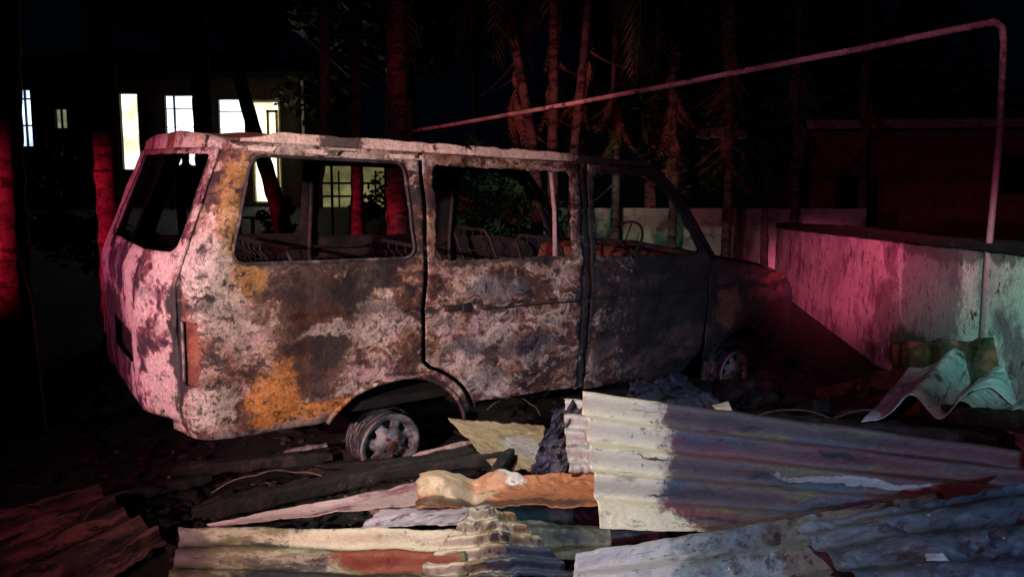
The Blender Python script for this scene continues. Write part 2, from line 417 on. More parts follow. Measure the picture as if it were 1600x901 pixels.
# centre pillar
panel('centre_pillar', [(2.372, .28), (2.44, .28), (2.44, ZT), (2.372, ZT)], [], lambda a, b: side_pt(a, b) + Vector((0, .012, 0)), van_skin, van, .03, .02)
# front door with frame
f_out = [(2.447, .27), (3.46, .24), (3.62, .40), (3.655, .75), (3.655, 1.12), (3.39, 1.46), (3.06, ZT - .01), (2.447, ZT - .01)]
f_hole = [(2.50, 1.16), (3.50, 1.145), (3.52, 1.17), (3.33, 1.42), (3.22, 1.55), (3.05, 1.66), (2.95, 1.695), (2.53, 1.70), (2.50, 1.67)]
fd = panel('front_door', f_out, [f_hole], side_pt, van_skin, van, .02, .005, .012)
mb = MB(); mb.box((2.60, -.008, .90), (.15, .026, .035), None, .004); hd = mb.build('door_handle', soot_metal, fd); bv = hd.modifiers.new('b', 'BEVEL'); bv.width = .006
mb = MB(); mb.tube([side_pt(3.50, 1.16), side_pt(3.50, 1.20) + Vector((0, -.05, 0))], .012, 8); mb.build('mirror_stub', soot_metal, fd)
# front wing
wing = [(3.665, .40), (3.665, 1.115), (3.9, 1.09), (4.3, 1.03), (4.64, .94), (4.82, .85), (4.93, .70), (4.97, .50), (4.96, .27), (4.52, .27)] + arc(AF, AZ, .43, .38, 15, 160)[1:] + [(3.66, .30)]
def wing_pt(a, b):
    p = side_pt(a, b); p.y += .06 * sstep(.92, 1.1, b - .0) ; return p
wing = wing[:10] + arc(AF, AZ, .43, .38, 12, 158) + [(3.665, .34)]
panel('front_wing', wing, [], wing_pt, van_skin, van, .025, .005)
# left flank seen through the openings
l_out = [(.02, .38), (.63, .36)] + arch[1:] + [(1.52, .27), (3.46, .24), (3.655, .34)] + arc(AF, AZ, .43, .38, 158, 12) + [(4.96, .27), (4.97, .5), (4.93, .70), (4.82, .85), (4.64, .94), (4.3, 1.03), (3.9, 1.09), (3.655, 1.12), (3.39, 1.46), (3.06, ZT), (.02, ZT)]
left_holes = [rrect(.15, 1.195, 1.15, 1.735, .05, .0), rrect(1.285, 1.175, 2.275, 1.695, .05), f_hole]
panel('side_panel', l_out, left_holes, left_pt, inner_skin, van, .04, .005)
# roof
def roof_pt(s, t):
    y = t * W; e = min(t, 1 - t)
    edge = tumb(ZT)
    yy = edge + (W - 2 * edge) * t
    z = ZT - .005 + .055 * (1 - (2 * t - 1) ** 4) - .02 * sstep(2.5, 3.1, s) - .03 * sstep(.55, .25, s) ** 2
    z += .022 * math.sin(math.pi * t) ** 1.0 * sstep(3.0, .6, s) + .012 * noise.noise(Vector((s * 2.2, y * 2.2, 4))) * sstep(0, .12, e) - .05 * math.exp(-((s - 1.7) / .8) ** 2 - ((t - .5) / .25) ** 2)
    return Vector((s, yy, z))
ns, ntt = 70, 30; rv = []; rf = []
for i in range(ns + 1):
    for j in range(ntt + 1): 
        t = j / ntt; s0 = .245 - bulge(t * W) * .8; rv.append(roof_pt(s0 + (3.08 - s0 + .05 * math.sin(math.pi * t)) * i / ns, t))
rf = [(i * (ntt + 1) + j, i * (ntt + 1) + j + 1, (i + 1) * (ntt + 1) + j + 1, (i + 1) * (ntt + 1) + j) for i in range(ns) for j in range(ntt)]
ro = mobj('roof', rv, rf, roof_skin, van, True); m = ro.modifiers.new('s', 'SOLIDIFY'); m.thickness = .006; m.offset = 0
# drip rail: a flat blistered strip above the windows and the gutter under it
def strip(name, f0, f1, mat, n=90, s0=.27, s1=3.0, out=.014):
    v_ = []; fs = []
    for i in range(n + 1):
        s = s0 + (s1 - s0) * i / n
        y0 = side_pt(s, ZT).y - out; z0, z1 = f0(s), f1(s)
        v_ += [(s, y0 + .004, z0), (s, y0, z0 + .004), (s, y0 + .004, z1 - .004), (s, y0 + .022, z1), (s, y0 + .03, z0)]
        if i:
            b = (i - 1) * 5
            for k in range(5): fs.append((b + k, b + (k + 1) % 5, b + 5 + (k + 1) % 5, b + 5 + k))
    return mobj(name, v_, fs, mat, van)
strip('drip_rail', lambda s: ZT - .004 + .012 * max(0, noise.noise(Vector((round(s * 9), 0, 0)))), lambda s: ZT + .050 + .004 * noise.noise(Vector((s * 7, 3, 0))) + .010 * noise.noise(Vector((round(s * 14) * .7, 5, 0))) - .02 * sstep(2.1, 2.9, s) - .035 * sstep(.5, .27, s), rail_skin)
strip('gutter_lip', lambda s: ZT - .046 + .006 * noise.noise(Vector((s * 11, 1, 0))) + .022 * (noise.noise(Vector((round(s * 6) * .9, 8, 0))) > .12), lambda s: ZT - .018, rail_skin, s0=.30, s1=2.35, out=.009)
# window header and weather strips
mb = MB()
for hole in (rrect(.165, 1.195, 1.15, 1.70, .07, -.05),):
    pts = [side_pt(a, b) + Vector((0, -.004, 0)) for a, b in densify(hole, .03)]; pts.append(pts[0])
    mb.tube(pts, .010, 6, False)
mb.build('window_seal', burnt('charred_seal', 'Object', [(GREY, 11, .52, .62), (OCHRE, 9, .6, .7)], [], (.03, .025, .03), .03, 9, .7, 0, .3, 40), van, True)
# tail: header, left pillar, tailgate
panel('rear_header', [(.06, 1.722), (W - .06, 1.722), (W - .06, ZT + .005), (.06, ZT + .005)], [], lambda a, b: rear_pt(a, b) + Vector((0, 0, (b - 1.722) / (ZT + .005 - 1.722) * (roof_pt(.26, a / W).z - ZT + .004))), roof_skin, van, .04, .012)
panel('rear_pillar', [(1.66, .40), (W - .02, .40), (W - .02, 1.74), (1.66, 1.74)], [], rear_pt, tail_skin, van, .04, .02)
tg = panel('tailgate', [(.135, .44), (1.60, .44), (1.58, 1.728), (.13, 1.728)], [rrect(.19, 1.235, 1.50, 1.70, .05, -.03), rrect(.60, .62, 1.20, .80, .02)],
      lambda a, b: rear_pt(a, b) + Vector((-.012 * sstep(.5, 1.0, b), 0, 0)), tail_skin, van, .03, .012, .004)
mb = MB()
mb.v = []; g = [rear_pt(.58 + .64 * k / 6, z) + Vector((.03, 0, 0)) for z in (.60, .82) for k in range(7)]
mb.add(g, [(k, k + 1, k + 8, k + 7) for k in range(6)]); mb.build('plate_recess', soot_metal, tg)
panel('tail_lamp', rrect(1.60, .60, 1.70, .95, .01), [], lambda a, b: rear_pt(a, b) + Vector((-.014, 0, 0)), lamp_mat, van, .03, .01)
# bonnet and nose
def hood_pt(i, t):
    s = 3.62 + 1.33 * i
    z = 1.125 - .09 * i - .10 * i ** 3
    z = np.interp(s, [3.62, 3.9, 4.3, 4.64, 4.82, 4.93, 4.97], [1.13, 1.10, 1.045, .955, .865, .72, .62])
    n_ = nose(s) + .035 if s < 4.97 else nose(s)
    y = n_ + (W - 2 * n_) * t
    return Vector((s + .14 * math.sin(math.pi * t) * i ** 2, y, z + .04 * math.sin(math.pi * t) * (1 - i) - .02 * math.exp(-((i - .5) / .2) ** 2 - ((t - .45) / .2) ** 2)))
hv = [hood_pt(i / 30, j / 20) for i in range(31) for j in range(21)]
ho = mobj('bonnet', hv, [(i * 21 + j, i * 21 + j + 1, i * 21 + j + 22, i * 21 + j + 21) for i in range(30) for j in range(20)], roof_skin, van, True)
m = ho.modifiers.new('s', 'SOLIDIFY'); m.thickness = .006
def front_pt(y, z):
    t = y / W; return Vector((4.955 + .13 * math.sin(math.pi * max(0, min(1, t))) - .06 * max(0, z - .55), y, z))
panel('front_panel', [(.20, .27), (W - .20, .27), (W - .20, .66), (.20, .66)], [rrect(.22, .48, .48, .62, .03), rrect(W - .48, .48, W - .22, .62, .03), rrect(.55, .50, W - .55, .60, .02), rrect(.5, .30, W - .5, .40, .02)], front_pt, van_skin, van, .04, .01)
mb = MB()
for z in (.53, .565): mb.tube([front_pt(.55 + (W - 1.1) * k / 6, z) + Vector((-.02, 0, 0)) for k in range(7)], .008, 6)
mb.build('grille', soot_metal, van)
for yy in (.35, W - .35):
    mb = MB(); mb.lathe([(.001, 0), (.04, 0), (.065, .05), (.07, .06)], 16, Matrix.Translation(front_pt(yy, .55) + Vector((-.07, 0, 0))) @ Matrix.Rotation(R(-90), 4, 'Z')); mb.build('headlight', soot_metal, van, True)
# windscreen frame
mb = MB()
for side_ in (0, 1):
    pts = [side_pt(a, b) + Vector((.03, .02, 0)) for a, b in ((3.66, 1.12), (3.53, 1.29), (3.39, 1.46), (3.22, 1.63), (3.05, 1.75))]
    if side_: pts = [Vector((p.x, W - p.y, p.z)) for p in pts]
    mb.tube(pts, [.035, .03, .028, .028, .03], 8)
    mb.build('windscreen_pillar', soot_metal, van, True); mb = MB()
mb.tube([(3.66, .06, 1.11), (3.74, W / 2, 1.14), (3.66, W - .06, 1.11)], .03, 8); mb.tube([(3.07, .1, 1.75), (3.12, W / 2, 1.79), (3.07, W - .1, 1.75)], .025, 8)
mb.build('windscreen_frame', soot_metal, van, True)
# floor pan, wheel houses, chassis
mb = MB(); mb.box((2.35, W / 2, .40), (4.5, W - .12, .05)); mb.box((2.35, .45, .32), (4.4, .10, .12)); mb.box((2.35, W - .45, .32), (4.4, .10, .12)); mb.box((4.4, W / 2, .6), (.9, 1.0, .45), None, .03)
mb.build('floor_pan', deep_soot, van)
for cx_ in (AW, AF):
    for s_ in (0, 1):
        mb = MB(); n = 14; y0, y1 = (.03, .36) if s_ == 0 else (W - .03, W - .36)
        pr = [(cx_ + .44 * math.cos(R(a)), AZ + .42 * math.sin(R(a))) for a in np.linspace(22, 155, n)]
        v_ = [(x, y, z) for y in (y0, y1) for x, z in pr]
        mb.add(v_, [(k, k + 1, k + 1 + n, k + n) for k in range(n - 1)] + [[n + k for k in range(n)]]); mb.build('wheel_house', deep_soot, van)
# arch lip
def arch_lip(cx_, rx, rz, a0, a1, mat, f):
    mb = MB(); mb.tube([f(a, b) + Vector((0, -.006, 0)) for a, b in arc(cx_, AZ, rx, rz, a0, a1, 30)], [.013] * 31, 8); mb.build('arch_lip', mat, van, True)
arch_lip(AW, .465, .385, 150, 10, van_skin, side_pt)
arch_lip(AF, .43, .38, 158, 12, soot_metal, side_pt)
# wheels
def make_wheel():
    wroot = empty('wheel'); wroot.parent = van
    mb = MB(); RR = .18
    prof = [(RR - .03, .0), (RR - .012, -.012), (RR, -.014), (RR + .003, -.006), (RR - .004, .01), (RR - .02, .03), (RR - .03, .10), (RR - .01, .17), (RR + .002, .19), (RR - .004, .195), (RR - .035, .16), (RR - .045, .03), (RR - .03, .0)]
    mb.lathe(prof, 40); mb.build('rim', alloy, wroot, True)
    holes = []
    for k in range(7):
        a = 2 * math.pi * k / 7 + .2
        h = []
        for q in range(14):
            b = 2 * math.pi * q / 14; rr = .118 + .026 * math.cos(b); tt = .026 * math.sin(b) * (1 + .35 * math.cos(b))
            h.append((rr * math.cos(a) - tt * math.sin(a), rr * math.sin(a) + tt * math.cos(a)))
        holes.append(h)
    disc = [( (RR - .028) * math.cos(2 * math.pi * k / 48), (RR - .028) * math.sin(2 * math.pi * k / 48)) for k in range(48)]
    def dish(a, b):
        r = math.hypot(a, b); return Vector((a, .004 + .030 * math.exp(-((r - .125) / .035) ** 2) * .3 - .020 * math.exp(-(r / .075) ** 4) + .02 * sstep(.07, .12, r) , b))
    panel('spokes', disc, holes, dish, alloy, wroot, .014, .010)
    mb = MB(); mb.lathe([(.0005, -.03), (.03, -.03), (.034, -.02), (.036, 0)], 16)
    for k in range(5):
        a = 2 * math.pi * k / 5; mb.lathe([(.0005, -.03), (.009, -.03), (.010, -.012), (.010, 0)], 6, Matrix.Translation((.055 * math.cos(a), 0, .055 * math.sin(a))))
    mb.build('hub', rust_metal, wroot, True)
    mb = MB(); mb.lathe([(.0005, .055), (.13, .055), (.14, .07), (.14, .14), (.0005, .14)], 24); mb.build('brake_drum', soot_metal, wroot, True)
    mb = MB()
    for k in range(5):
        pts = []
        for q in range(41):
            a = 2 * math.pi * q / 40; rr = RR + .012 + .010 * random.random(); pts.append((rr * math.cos(a), .03 + .03 * k + random.uniform(-.01, .01), max(-.14, rr * math.sin(a)) if True else 0))
        mb.tube(pts, .0025, 5, False)
    mb.build('tyre_wire', soot_metal, wroot)
    return wroot
def copy_tree(o, parent=None):
    c = o.copy(); COL.objects.link(c)
    if parent: c.parent = parent
    for ch in list(o.children): copy_tree(ch, c)
    return c
w0 = make_wheel(); w0.location = (1.04, .055, .145)
for x, y, rz, ry in ((4.15, .06, 0, .8), (1.03, W - .055, math.pi, .3), (4.15, W - .06, math.pi, .6)):
    c = copy_tree(w0, van); c.location = (x, y, .145 if y < .5 else .10); c.rotation_euler = (0, ry, rz)
w0.rotation_euler = (0, .35, 0)
for x in (1.03, 4.15):
    mb = MB(); mb.tube([(x, .2, .18), (x, W - .2, .18)], .04, 10); mb.build('axle', soot_metal, van, True)
# interior: burnt seat frames, dashboard, steering wheel
def seat_frame(s, y0, y1, h=.52, lean=.18):
    mb = MB(); z = .80
    mb.tube([(s + .45, y0, z), (s + .45, y1, z), (s, y1, z - .03), (s, y0, z - .03), (s + .45, y0, z)], .014, 6)
    mb.tube([(s, y0, z - .03), (s - lean, y0, z + h - .06), (s - lean - .01, y0 + .06, z + h), (s - lean - .01, y1 - .06, z + h), (s - lean, y1, z + h - .06), (s, y1, z - .03)], .014, 6)
    n = int((y1 - y0) / .11)
    for k in range(1, n):
        y = y0 + (y1 - y0) * k / n
        pts = [(s - lean * q / 10 + .012 * math.sin(q * 2.6), y + .01 * math.cos(q * 1.9), z + h * q / 10 - .01) for q in range(11)]
        mb.tube(pts, .004, 5); mb.tube([(s + .45 * q / 8, y, z + .015 * math.sin(q * 2.2)) for q in range(9)], .004, 5)
    for q in (.3, .6): mb.tube([(s - lean * q, y0, z + h * q), (s - lean * q, y1, z + h * q)], .006, 5)
    for x in (s, s + .42):
        for y in (y0 + .03, y1 - .03): mb.tube([(x, y, z), (x, y, .42)], .013, 6)
    mb.build('seat_frame', soot_metal, van)
seat_frame(.75, .25, 1.5, .42); seat_frame(1.65, .25, 1.2, .40); seat_frame(2.55, .22, .72, .45); seat_frame(2.55, 1.05, 1.55, .45)
mb = MB()
v_ = []; n = 24
for i in range(n + 1):
    y = .10 + (W - .2) * i / n
    for (s, z) in ((3.62, 1.10), (3.50, 1.12 + .02 * noise.noise(Vector((y * 6, 0, 0)))), (3.36, 1.07 + .03 * noise.noise(Vector((y * 7, 5, 0)))), (3.32, .92), (3.42, .72), (3.6, .68)):
        v_.append((s + .03 * noise.noise(Vector((y * 5, s * 5, z * 5))), y, z))
mb.add(v_, [(i * 6 + j, i * 6 + j + 1, i * 6 + j + 7, i * 6 + j + 6) for i in range(n) for j in range(5)])
ds = mb.build('dashboard', rust_metal, van, True)
mb = MB(); cw = Vector((3.16, .44, 1.20)); ax = Vector((-.85, 0, .55)).normalized(); e1 = Vector((0, 1, 0)); e2 = ax.cross(e1).normalized()
ring = [cw + (e1 * math.cos(2 * math.pi * k / 32) + e2 * math.sin(2 * math.pi * k / 32)) * .185 for k in range(33)]
mb.tube(ring, .010, 8, False)
for a in (0, 180, 270): mb.tube([cw - ax * .03, cw + (e1 * math.cos(R(a)) + e2 * math.sin(R(a))) * .185], .006, 6)
mb.tube([cw - ax * .02, cw - ax * .5], .018, 8); mb.build('steering_wheel', soot_metal, van, True)
mb = MB()
for z, k in ((1.10, 1), (1.02, 2)): mb.tube([(.12 + 2.3 * q / 30, W - .06, z + .012 * noise.noise(Vector((q * .4, k, 0)))) for q in range(31)], .012, 6)
mb.build('side_rail', soot_metal, van, True)
for s in (1.21, 2.41):
    mb = MB(); mb.tube([(s, W - .08, .42), (s, W - .06, 1.15), (s, W - .13, 1.75), (s, W - .3, 1.78)], .022, 6); mb.build('roof_hoop', soot_metal, van, True)
# ------------------------------------------------------------------ boundary walls
def wall_obj(name, a, b, h0, h1, th, mat, label, cat='wall', rough_top=.0, step=.12, base=-.1):
    """a plastered wall from a to b (x, y), height h0..h1, uneven face and top"""
    a = Vector((*a, 0)); b = Vector((*b, 0)); L = (b - a).length; d = (b - a) / L; n_ = Vector((d.y, -d.x, 0))
    k = max(2, int(L / step)); m = 10; v_ = []; fs = []
    for i in range(k + 1):
        t = i / k; hh = h0 + (h1 - h0) * t + rough_top * noise.noise(Vector((t * L * 2.1, 1, 0)))
        for j in range(m + 1):
            z = base + (hh - base) * j / m; v_.append(a + d * (t * L) - n_ * (th / 2) * -1 + n_ * .012 * noise.noise(Vector((t * L * 1.5, z * 2, 0))) + Vector((0, 0, z)))
        for j in range(m + 1):
            z = hh - (hh - base) * j / m; v_.append(a + d * (t * L) - n_ * (th / 2) + Vector((0, 0, z)))
    q = 2 * (m + 1)
    for i in range(k):
        for j in range(q): fs.append((i * q + j, i * q + (j + 1) % q, (i + 1) * q + (j + 1) % q, (i + 1) * q + j))
    fs.append(tuple(range(q))); fs.append(tuple(k * q + j for j in range(q))[::-1])
    return tag(mobj(name, v_, fs, mat), label, cat), d, n_
def wy(y): return 2.93 + .24 * (y - 4.07)
wall_mat = burnt('stained_plaster', 'Object',
    [((.34, .30, .31), 1.1, .45, .62), ((.20, .13, .16), 1.9, .50, .62), ((.10, .06, .08), 5.5, .56, .66, (1, 1, .6)), ((.07, .03, .05), 9, .60, .64), ((.03, .02, .03), 16, .62, .66), ((.60, .52, .50), 22, .62, .68)],
    [((wy(5.4), 5.35, .85), (.5, .75, .9), (.10, .07, .10), .80), ((wy(6.4), 6.5, .55), (.5, .35, .3), (.10, .04, .06), .7),
     ((wy(4.9), 4.9, 1.2), (.5, 1.6, .10), (.05, .04, .05), .8), ((wy(5.3), 5.3, .25), (.6, 1.2, .28), (.02, .02, .02), .9)],
    (.56, .52, .50), .12, 2.6, .85, 0, .4, 18)
soot_shade_mat = burnt('soot_shade_black', 'Object', [((.02, .012, .012), 5, .5, .65)], [], (.006, .006, .008), .05, 8, .9, 0, .6, 25, .2)
sw, sd_, sn = wall_obj('boundary_wall', (wy(2.4), 2.4), (wy(14.2), 14.2), 1.215, 1.215, .15, wall_mat, 'pale plaster boundary wall stained by soot, running away behind the bare pipe post', rough_top=.012)
# charred coping on its top
mb = MB(); n = 90
v_ = []; fs = []
for i in range(n + 1):
    y = 2.4 + (14.1 - 2.4) * i / n; x = wy(y); t = .028 + .02 * abs(noise.noise(Vector((y * 2.4, 0, 0)))) + .04 * sstep(5.5, 9, y)
    for (dx, z) in ((-.11, 1.21), (-.12, 1.22 + t), (.10, 1.23 + t * 1.2), (.11, 1.205)): v_.append((x + dx + .012 * noise.noise(Vector((y * 5, dx, 2))), y, z + .006 * noise.noise(Vector((y * 9, z, 0)))))
    if i:
        b = (i - 1) * 4
        for k in range(4): fs.append((b + k, b + (k + 1) % 4, b + 4 + (k + 1) % 4, b + 4 + k))
mobj('coping', v_, fs, soot_shade_mat, sw)
far_mat = burnt('weathered_plaster', 'Object', [((.22, .26, .24), .8, .4, .6), ((.08, .09, .09), 2.3, .5, .65)], [], (.36, .38, .36), .2, 2, .85, 0, .3, 14)
fw, _, _ = wall_obj('garden_wall', (-1.5, 15.2), (7.5, 15.2), 1.62, 1.60, .18, far_mat, 'long grey rear garden wall seen through the front door window of the van', rough_top=.01)
ww, _, _ = wall_obj('far_wall', (7.1, 9.5), (12.5, 11.8), 1.53, 1.2, .18, plain('dim_red_plaster', (.28, .20, .20)), 'low dim wall beyond the stained boundary wall at the right')

# far shed at the right with its eave
def shed():
    r = empty('dark_shed', (9.6, 17.0, 0), R(-4), label='long low dark shed with a pale eave, beyond the walls at the right', cat='shed')
    m1 = plain('dark_red_render', (.16, .06, .06), .9, 0, .4, 3)
    mb = MB(); mb.box((0, 1.5, 1.75), (5.0, 3.0, 3.5)); mb.build('wall', m1, r)
    mb = MB(); mb.box((.3, 1.35, 3.62), (6.6, 4.0, .14), Matrix.Rotation(R(3), 3, 'X')); mb.build('roof', soot_shade_mat, r)
    mb = MB(); mb.box((.3, -.68, 3.52), (6.6, .03, .20)); mb.build('fascia_board', plain('pale_fascia', (.30, .26, .28)), r)
    mb = MB(); mb.box((2.3, -.02, 2.4), (1.2, .06, .9)); mb.build('window', soot_shade_mat, r)
    mb = MB(); mb.box((-1.4, -.03, 1.2), (.95, .06, 2.3)); mb.build('door', soot_shade_mat, r)
shed()
def awning():
    r = empty('awning', PY(1135, 215, 17) , R(-3), label='faint pale blue awning over a dark doorway, left of the long low shed', cat='awning')
    mb = MB()
    nx_ = 14; v_ = []
    for i in range(nx_ + 1):
        for (y, z) in ((0, 0), (.9, .34)): v_.append((-.75 + 1.5 * i / nx_, y, z + .02 * math.sin(i * 1.7)))
    mb.add(v_, [(2 * i, 2 * i + 2, 2 * i + 3, 2 * i + 1) for i in range(nx_)])
    o = mb.build('canopy', plain('faded_blue', (.30, .36, .40)), r); o.modifiers.new('s', 'SOLIDIFY').thickness = .02
    for sx in (-.7, .7):
        mb = MB(); mb.tube([(sx, .0, 0), (sx, .02, -r.location.z)], .03, 6); mb.build('post', soot_shade_mat, r)
awning()

# ------------------------------------------------------------------ bare pipe frame of the burnt carport
pipe_mat = burnt('scorched_pipe', 'Object', [((.30, .22, .20), 2.2, .45, .6), (RUST, 5, .54, .62), (SOOT_SHADE, 3.1, .57, .66)], [((0, 0, .9), (.2, .2, 1.5), (.08, .05, .07), .95)], (.62, .52, .50), .1, 4, .65, 0, .35, 60)
A = PY(1571, 30, 4.35); B = PY(1536, 520, 4.35)
pf = empty('pipe_frame', (B.x, B.y, 0), label='tall bare pipe post bent over into a long scorched pipe reaching left above the van', cat='pipe frame')
mb = MB()
post = [(B.x, B.y, -.05), (B.x, B.y, 1.2), (A.x + .012, A.y, 1.9), (A.x, A.y, A.z - .14), (A.x - .012, A.y + .005, A.z - .05), (A.x - .04, A.y + .03, A.z - .008)]
mb.tube([Vector(p) - Vector((B.x, B.y, 0)) for p in post], .019, 12)
mb.build('post', pipe_mat, pf, True)
C0 = Vector((A.x - .04, A.y + .03, A.z - .008)); C1 = PY(1500, 37, 4.6); C3 = PY(645, 205, 9.3)
pts = [C0]
for k in range(1, 33):
    t = k / 32; Yk = 4.45 + (9.3 - 4.45) * t; xk = C0.x + (C3.x - C0.x) * t
    pts.append(Vector((xk, Yk, A.z + (C3.z - A.z) * t - .05 * math.sin(math.pi * t) * .4 + .006 * noise.noise(Vector((t * 12, 0, 0))))))
mb = MB(); mb.tube([p - Vector((B.x, B.y, 0)) for p in pts], .022, 12); mb.build('cross_pipe', pipe_mat, pf, True)
e = pts[-1]; e2 = e + (pts[-1] - pts[-2]).normalized() * 2.3
mb = MB(); mb.tube([e - Vector((B.x, B.y, 0)), e2 - Vector((B.x, B.y, .03)), (e2.x - B.x, e2.y - B.y, gh(e2.x, e2.y) - .05)], .022, 10); mb.build('sooted_pipe', soot_shade_mat, pf, True)

# ------------------------------------------------------------------ trees
bark = burnt('palm_bark', 'Object', [((.06, .045, .045), 2.5, .45, .6), ((.02, .015, .015), 6, .48, .60, (1, 1, 2.5))], [], (.14, .10, .09), .1, 4, .9, 0, .8, 14)
leafm = burnt('dark_leaf', 'Object', [((.012, .022, .010), 2, .45, .6)], [], (.035, .055, .022), .1, 3, .6, 0, .2, 20)
dryleaf = burnt('dry_leaf', 'Object', [((.10, .05, .03), 2, .45, .6)], [], (.22, .13, .08), .1, 3, .8, 0, .2, 20)
def ring_tube(pts, rads, n, amp, freq):
    mb = MB(); dens = []; rr = []
    for i in range(len(pts) - 1):
        a, b = Vector(pts[i]), Vector(pts[i + 1]); m = max(2, int((b - a).length / .05))
        for k in range(m):
            t = k / m; dens.append(a.lerp(b, t)); q = rads[i] + (rads[i + 1] - rads[i]) * t
            rr.append(q * (1 + amp * math.sin(freq * len(dens)) + .10 * noise.noise(Vector((len(dens) * .35, q * 9, a.x)))))
    mb.tube(dens, rr, n); return mb
frond_meshes = {}
def frond_mesh(key, L=2.6, droop=1.1, nleaf=26, wleaf=.5, dry=False):
    rnd = random.Random(hash(key) % 999 if not isinstance(key, int) else key); mb = MB()
    pts = []
    for k in range(13):
        t = k / 12; pts.append(Vector((L * t * (1 - .25 * t * droop), 0, .55 * L * t * .6 - droop * L * .62 * t * t)))
    mb.tube(pts, [.025 * (1 - .8 * k / 12) for k in range(13)], 5)
    for k in range(nleaf):
        t = .12 + .86 * k / nleaf; i = min(11, int(t * 12)); p = pts[i].lerp(pts[i + 1], t * 12 - i); d = (pts[i + 1] - pts[i]).normalized()
        for sgn in (-1, 1):
            ln = wleaf * (1 - .6 * abs(t - .4)) * rnd.uniform(.7, 1.15)
            q = (d * .55 + Vector((0, sgn, 0)) * .75 + Vector((0, 0, -rnd.uniform(.25, .9)))).normalized()
            a = p; b = p + q * ln * .5 + Vector((0, 0, .03)); c = p + q * ln + Vector((0, 0, -.12 * ln / .5)); wv = d * .022
            mb.add([a - wv, a + wv, b + wv * 1.3, c, b - wv * 1.3], [(0, 1, 2, 4), (4, 2, 3)])
    me = bpy.data.meshes.new('frond'); me.from_pydata([tuple(v) for v in mb.v], [], mb.f); me.update(); return me
FM = [frond_mesh(i + 1, random.uniform(2.2, 3.0), random.uniform(.9, 1.5)) for i in range(3)]
DM = [frond_mesh(11 + i, random.uniform(1.2, 1.9), 2.2, 16, .30) for i in range(2)]
for m_ in FM: m_.materials.append(leafm)
for m_ in DM: m_.materials.append(dryleaf)
def palm(name, base, pts, rads, label, crown=True, tm=None, nf=11, group=None, cat='palm tree', dry=0, dryz=None, dl=1.0):
    """pts: offsets from the base"""
    b = Vector(base); t = empty(name, b, label=label, cat=cat, group=group)
    ring_tube([Vector(p) for p in pts], rads, 12, .05, .9).build('trunk', tm or bark, t, True)
    top = Vector(pts[-1])
    if crown:
        for k in range(nf):
            o = bpy.data.objects.new('frond', FM[k % 3]); COL.objects.link(o); o.parent = t; o.location = top
            o.rotation_euler = (0, R(random.uniform(-28, 30)), 2 * math.pi * k / nf + random.uniform(-.2, .2)); s_ = random.uniform(.85, 1.2); o.scale = (s_,) * 3
    for k in range(dry):
        o = bpy.data.objects.new('dry_frond', DM[k % 2]); COL.objects.link(o); o.parent = t
        zz = dryz[0] + (dryz[1] - dryz[0]) * random.random(); o.location = top * (zz / top.z)
        o.rotation_euler = (random.uniform(-.3, .3), R(random.uniform(40, 75)), random.uniform(0, 6.28)); o.scale = (dl * random.uniform(.5, .9),) * 3
    return t
def base_at(px, Y): 
    p = PY(px, 340, Y); return (p.x, p.y, gh(p.x, p.y) - .05)
palm('palm_tree', base_at(12, 6.2), [(0, 0, 0), (.0, 0, 1.0), (.03, 0, 2.2), (.08, .1, 4.5), (.1, .2, 6.3)], [.19, .15, .13, .12, .11], 'stout tree trunk at the left edge, its lower half lit red')
palm('palm_tree', base_at(172, 7.4), [(0, 0, 0), (.0, 0, 1.2), (.0, 0, 2.2), (.02, .1, 5), (.05, .2, 7)], [.13, .115, .12, .13, .12], 'straight trunk glowing bright red left of the lit doorway')
palm('palm_tree', base_at(326, 10.5), [(0, 0, 0), (-.02, 0, 2), (-.05, 0, 4), (.0, .1, 7)], [.15, .13, .13, .12], 'dark trunk standing between two lit windows of the house')
palm('palm_tree', base_at(463, 9.5), [(0, 0, 0), (-.12, 0, .7), (-.33, 0, 1.55), (-.62, 0, 2.6), (-.98, 0, 4.2), (-1.2, .1, 6.0)], [.18, .13, .10, .085, .08, .08], 'dark trunk leaning left in front of the bright veranda doorway', tm=soot_shade_mat)  # bark coloured near-black to paint this trunk as unlit
palm('palm_tree', base_at(622, 9.6), [(0, 0, 0), (.0, 0, 1.5), (.02, 0, 3.5), (.02, .1, 7)], [.18, .15, .14, .12], 'straight reddish trunk rising behind the middle of the van roof')
palm('palm_tree', base_at(478, 8.2), [(-.12, 0, 0), (-.02, 0, .8), (.12, 0, 1.5), (.25, 0, 2.3), (.3, 0, 5.2)], [.11, .08, .065, .06, .06], 'slim magenta-lit trunk seen through the rear side window', nf=6)
palm('palm_tree', base_at(557, 10.2), [(0, 0, 0), (.0, 0, .6), (.02, 0, 1.4), (.05, 0, 5.4)], [.24, .13, .09, .08], 'red trunk with a flared foot seen through the rear side window', nf=7)
for (px, Y, lean, r_, lab) in ((838, 11.0, -.35, .085, 'leftmost thin red trunk of the clump behind the sliding door'), (862, 11.3, .02, .09, 'middle thin red trunk of the clump behind the sliding door'), (893, 11.1, .18, .08, 'rightmost thin red trunk of the clump behind the sliding door')):
    palm('slim_tree', base_at(px, Y), [(0, 0, 0), (.02, 0, 1.2), (lean * .2, 0, 2.1), (lean * 1.0, 0, 3.6), (lean * 1.6, .2, 5.2)], [r_ * 1.3, r_, r_ * .9, r_ * .8, r_ * .6], lab, nf=7, group='thin trunks behind the van', cat='tree', dry=9, dryz=(2.6, 4.1), dl=.75)
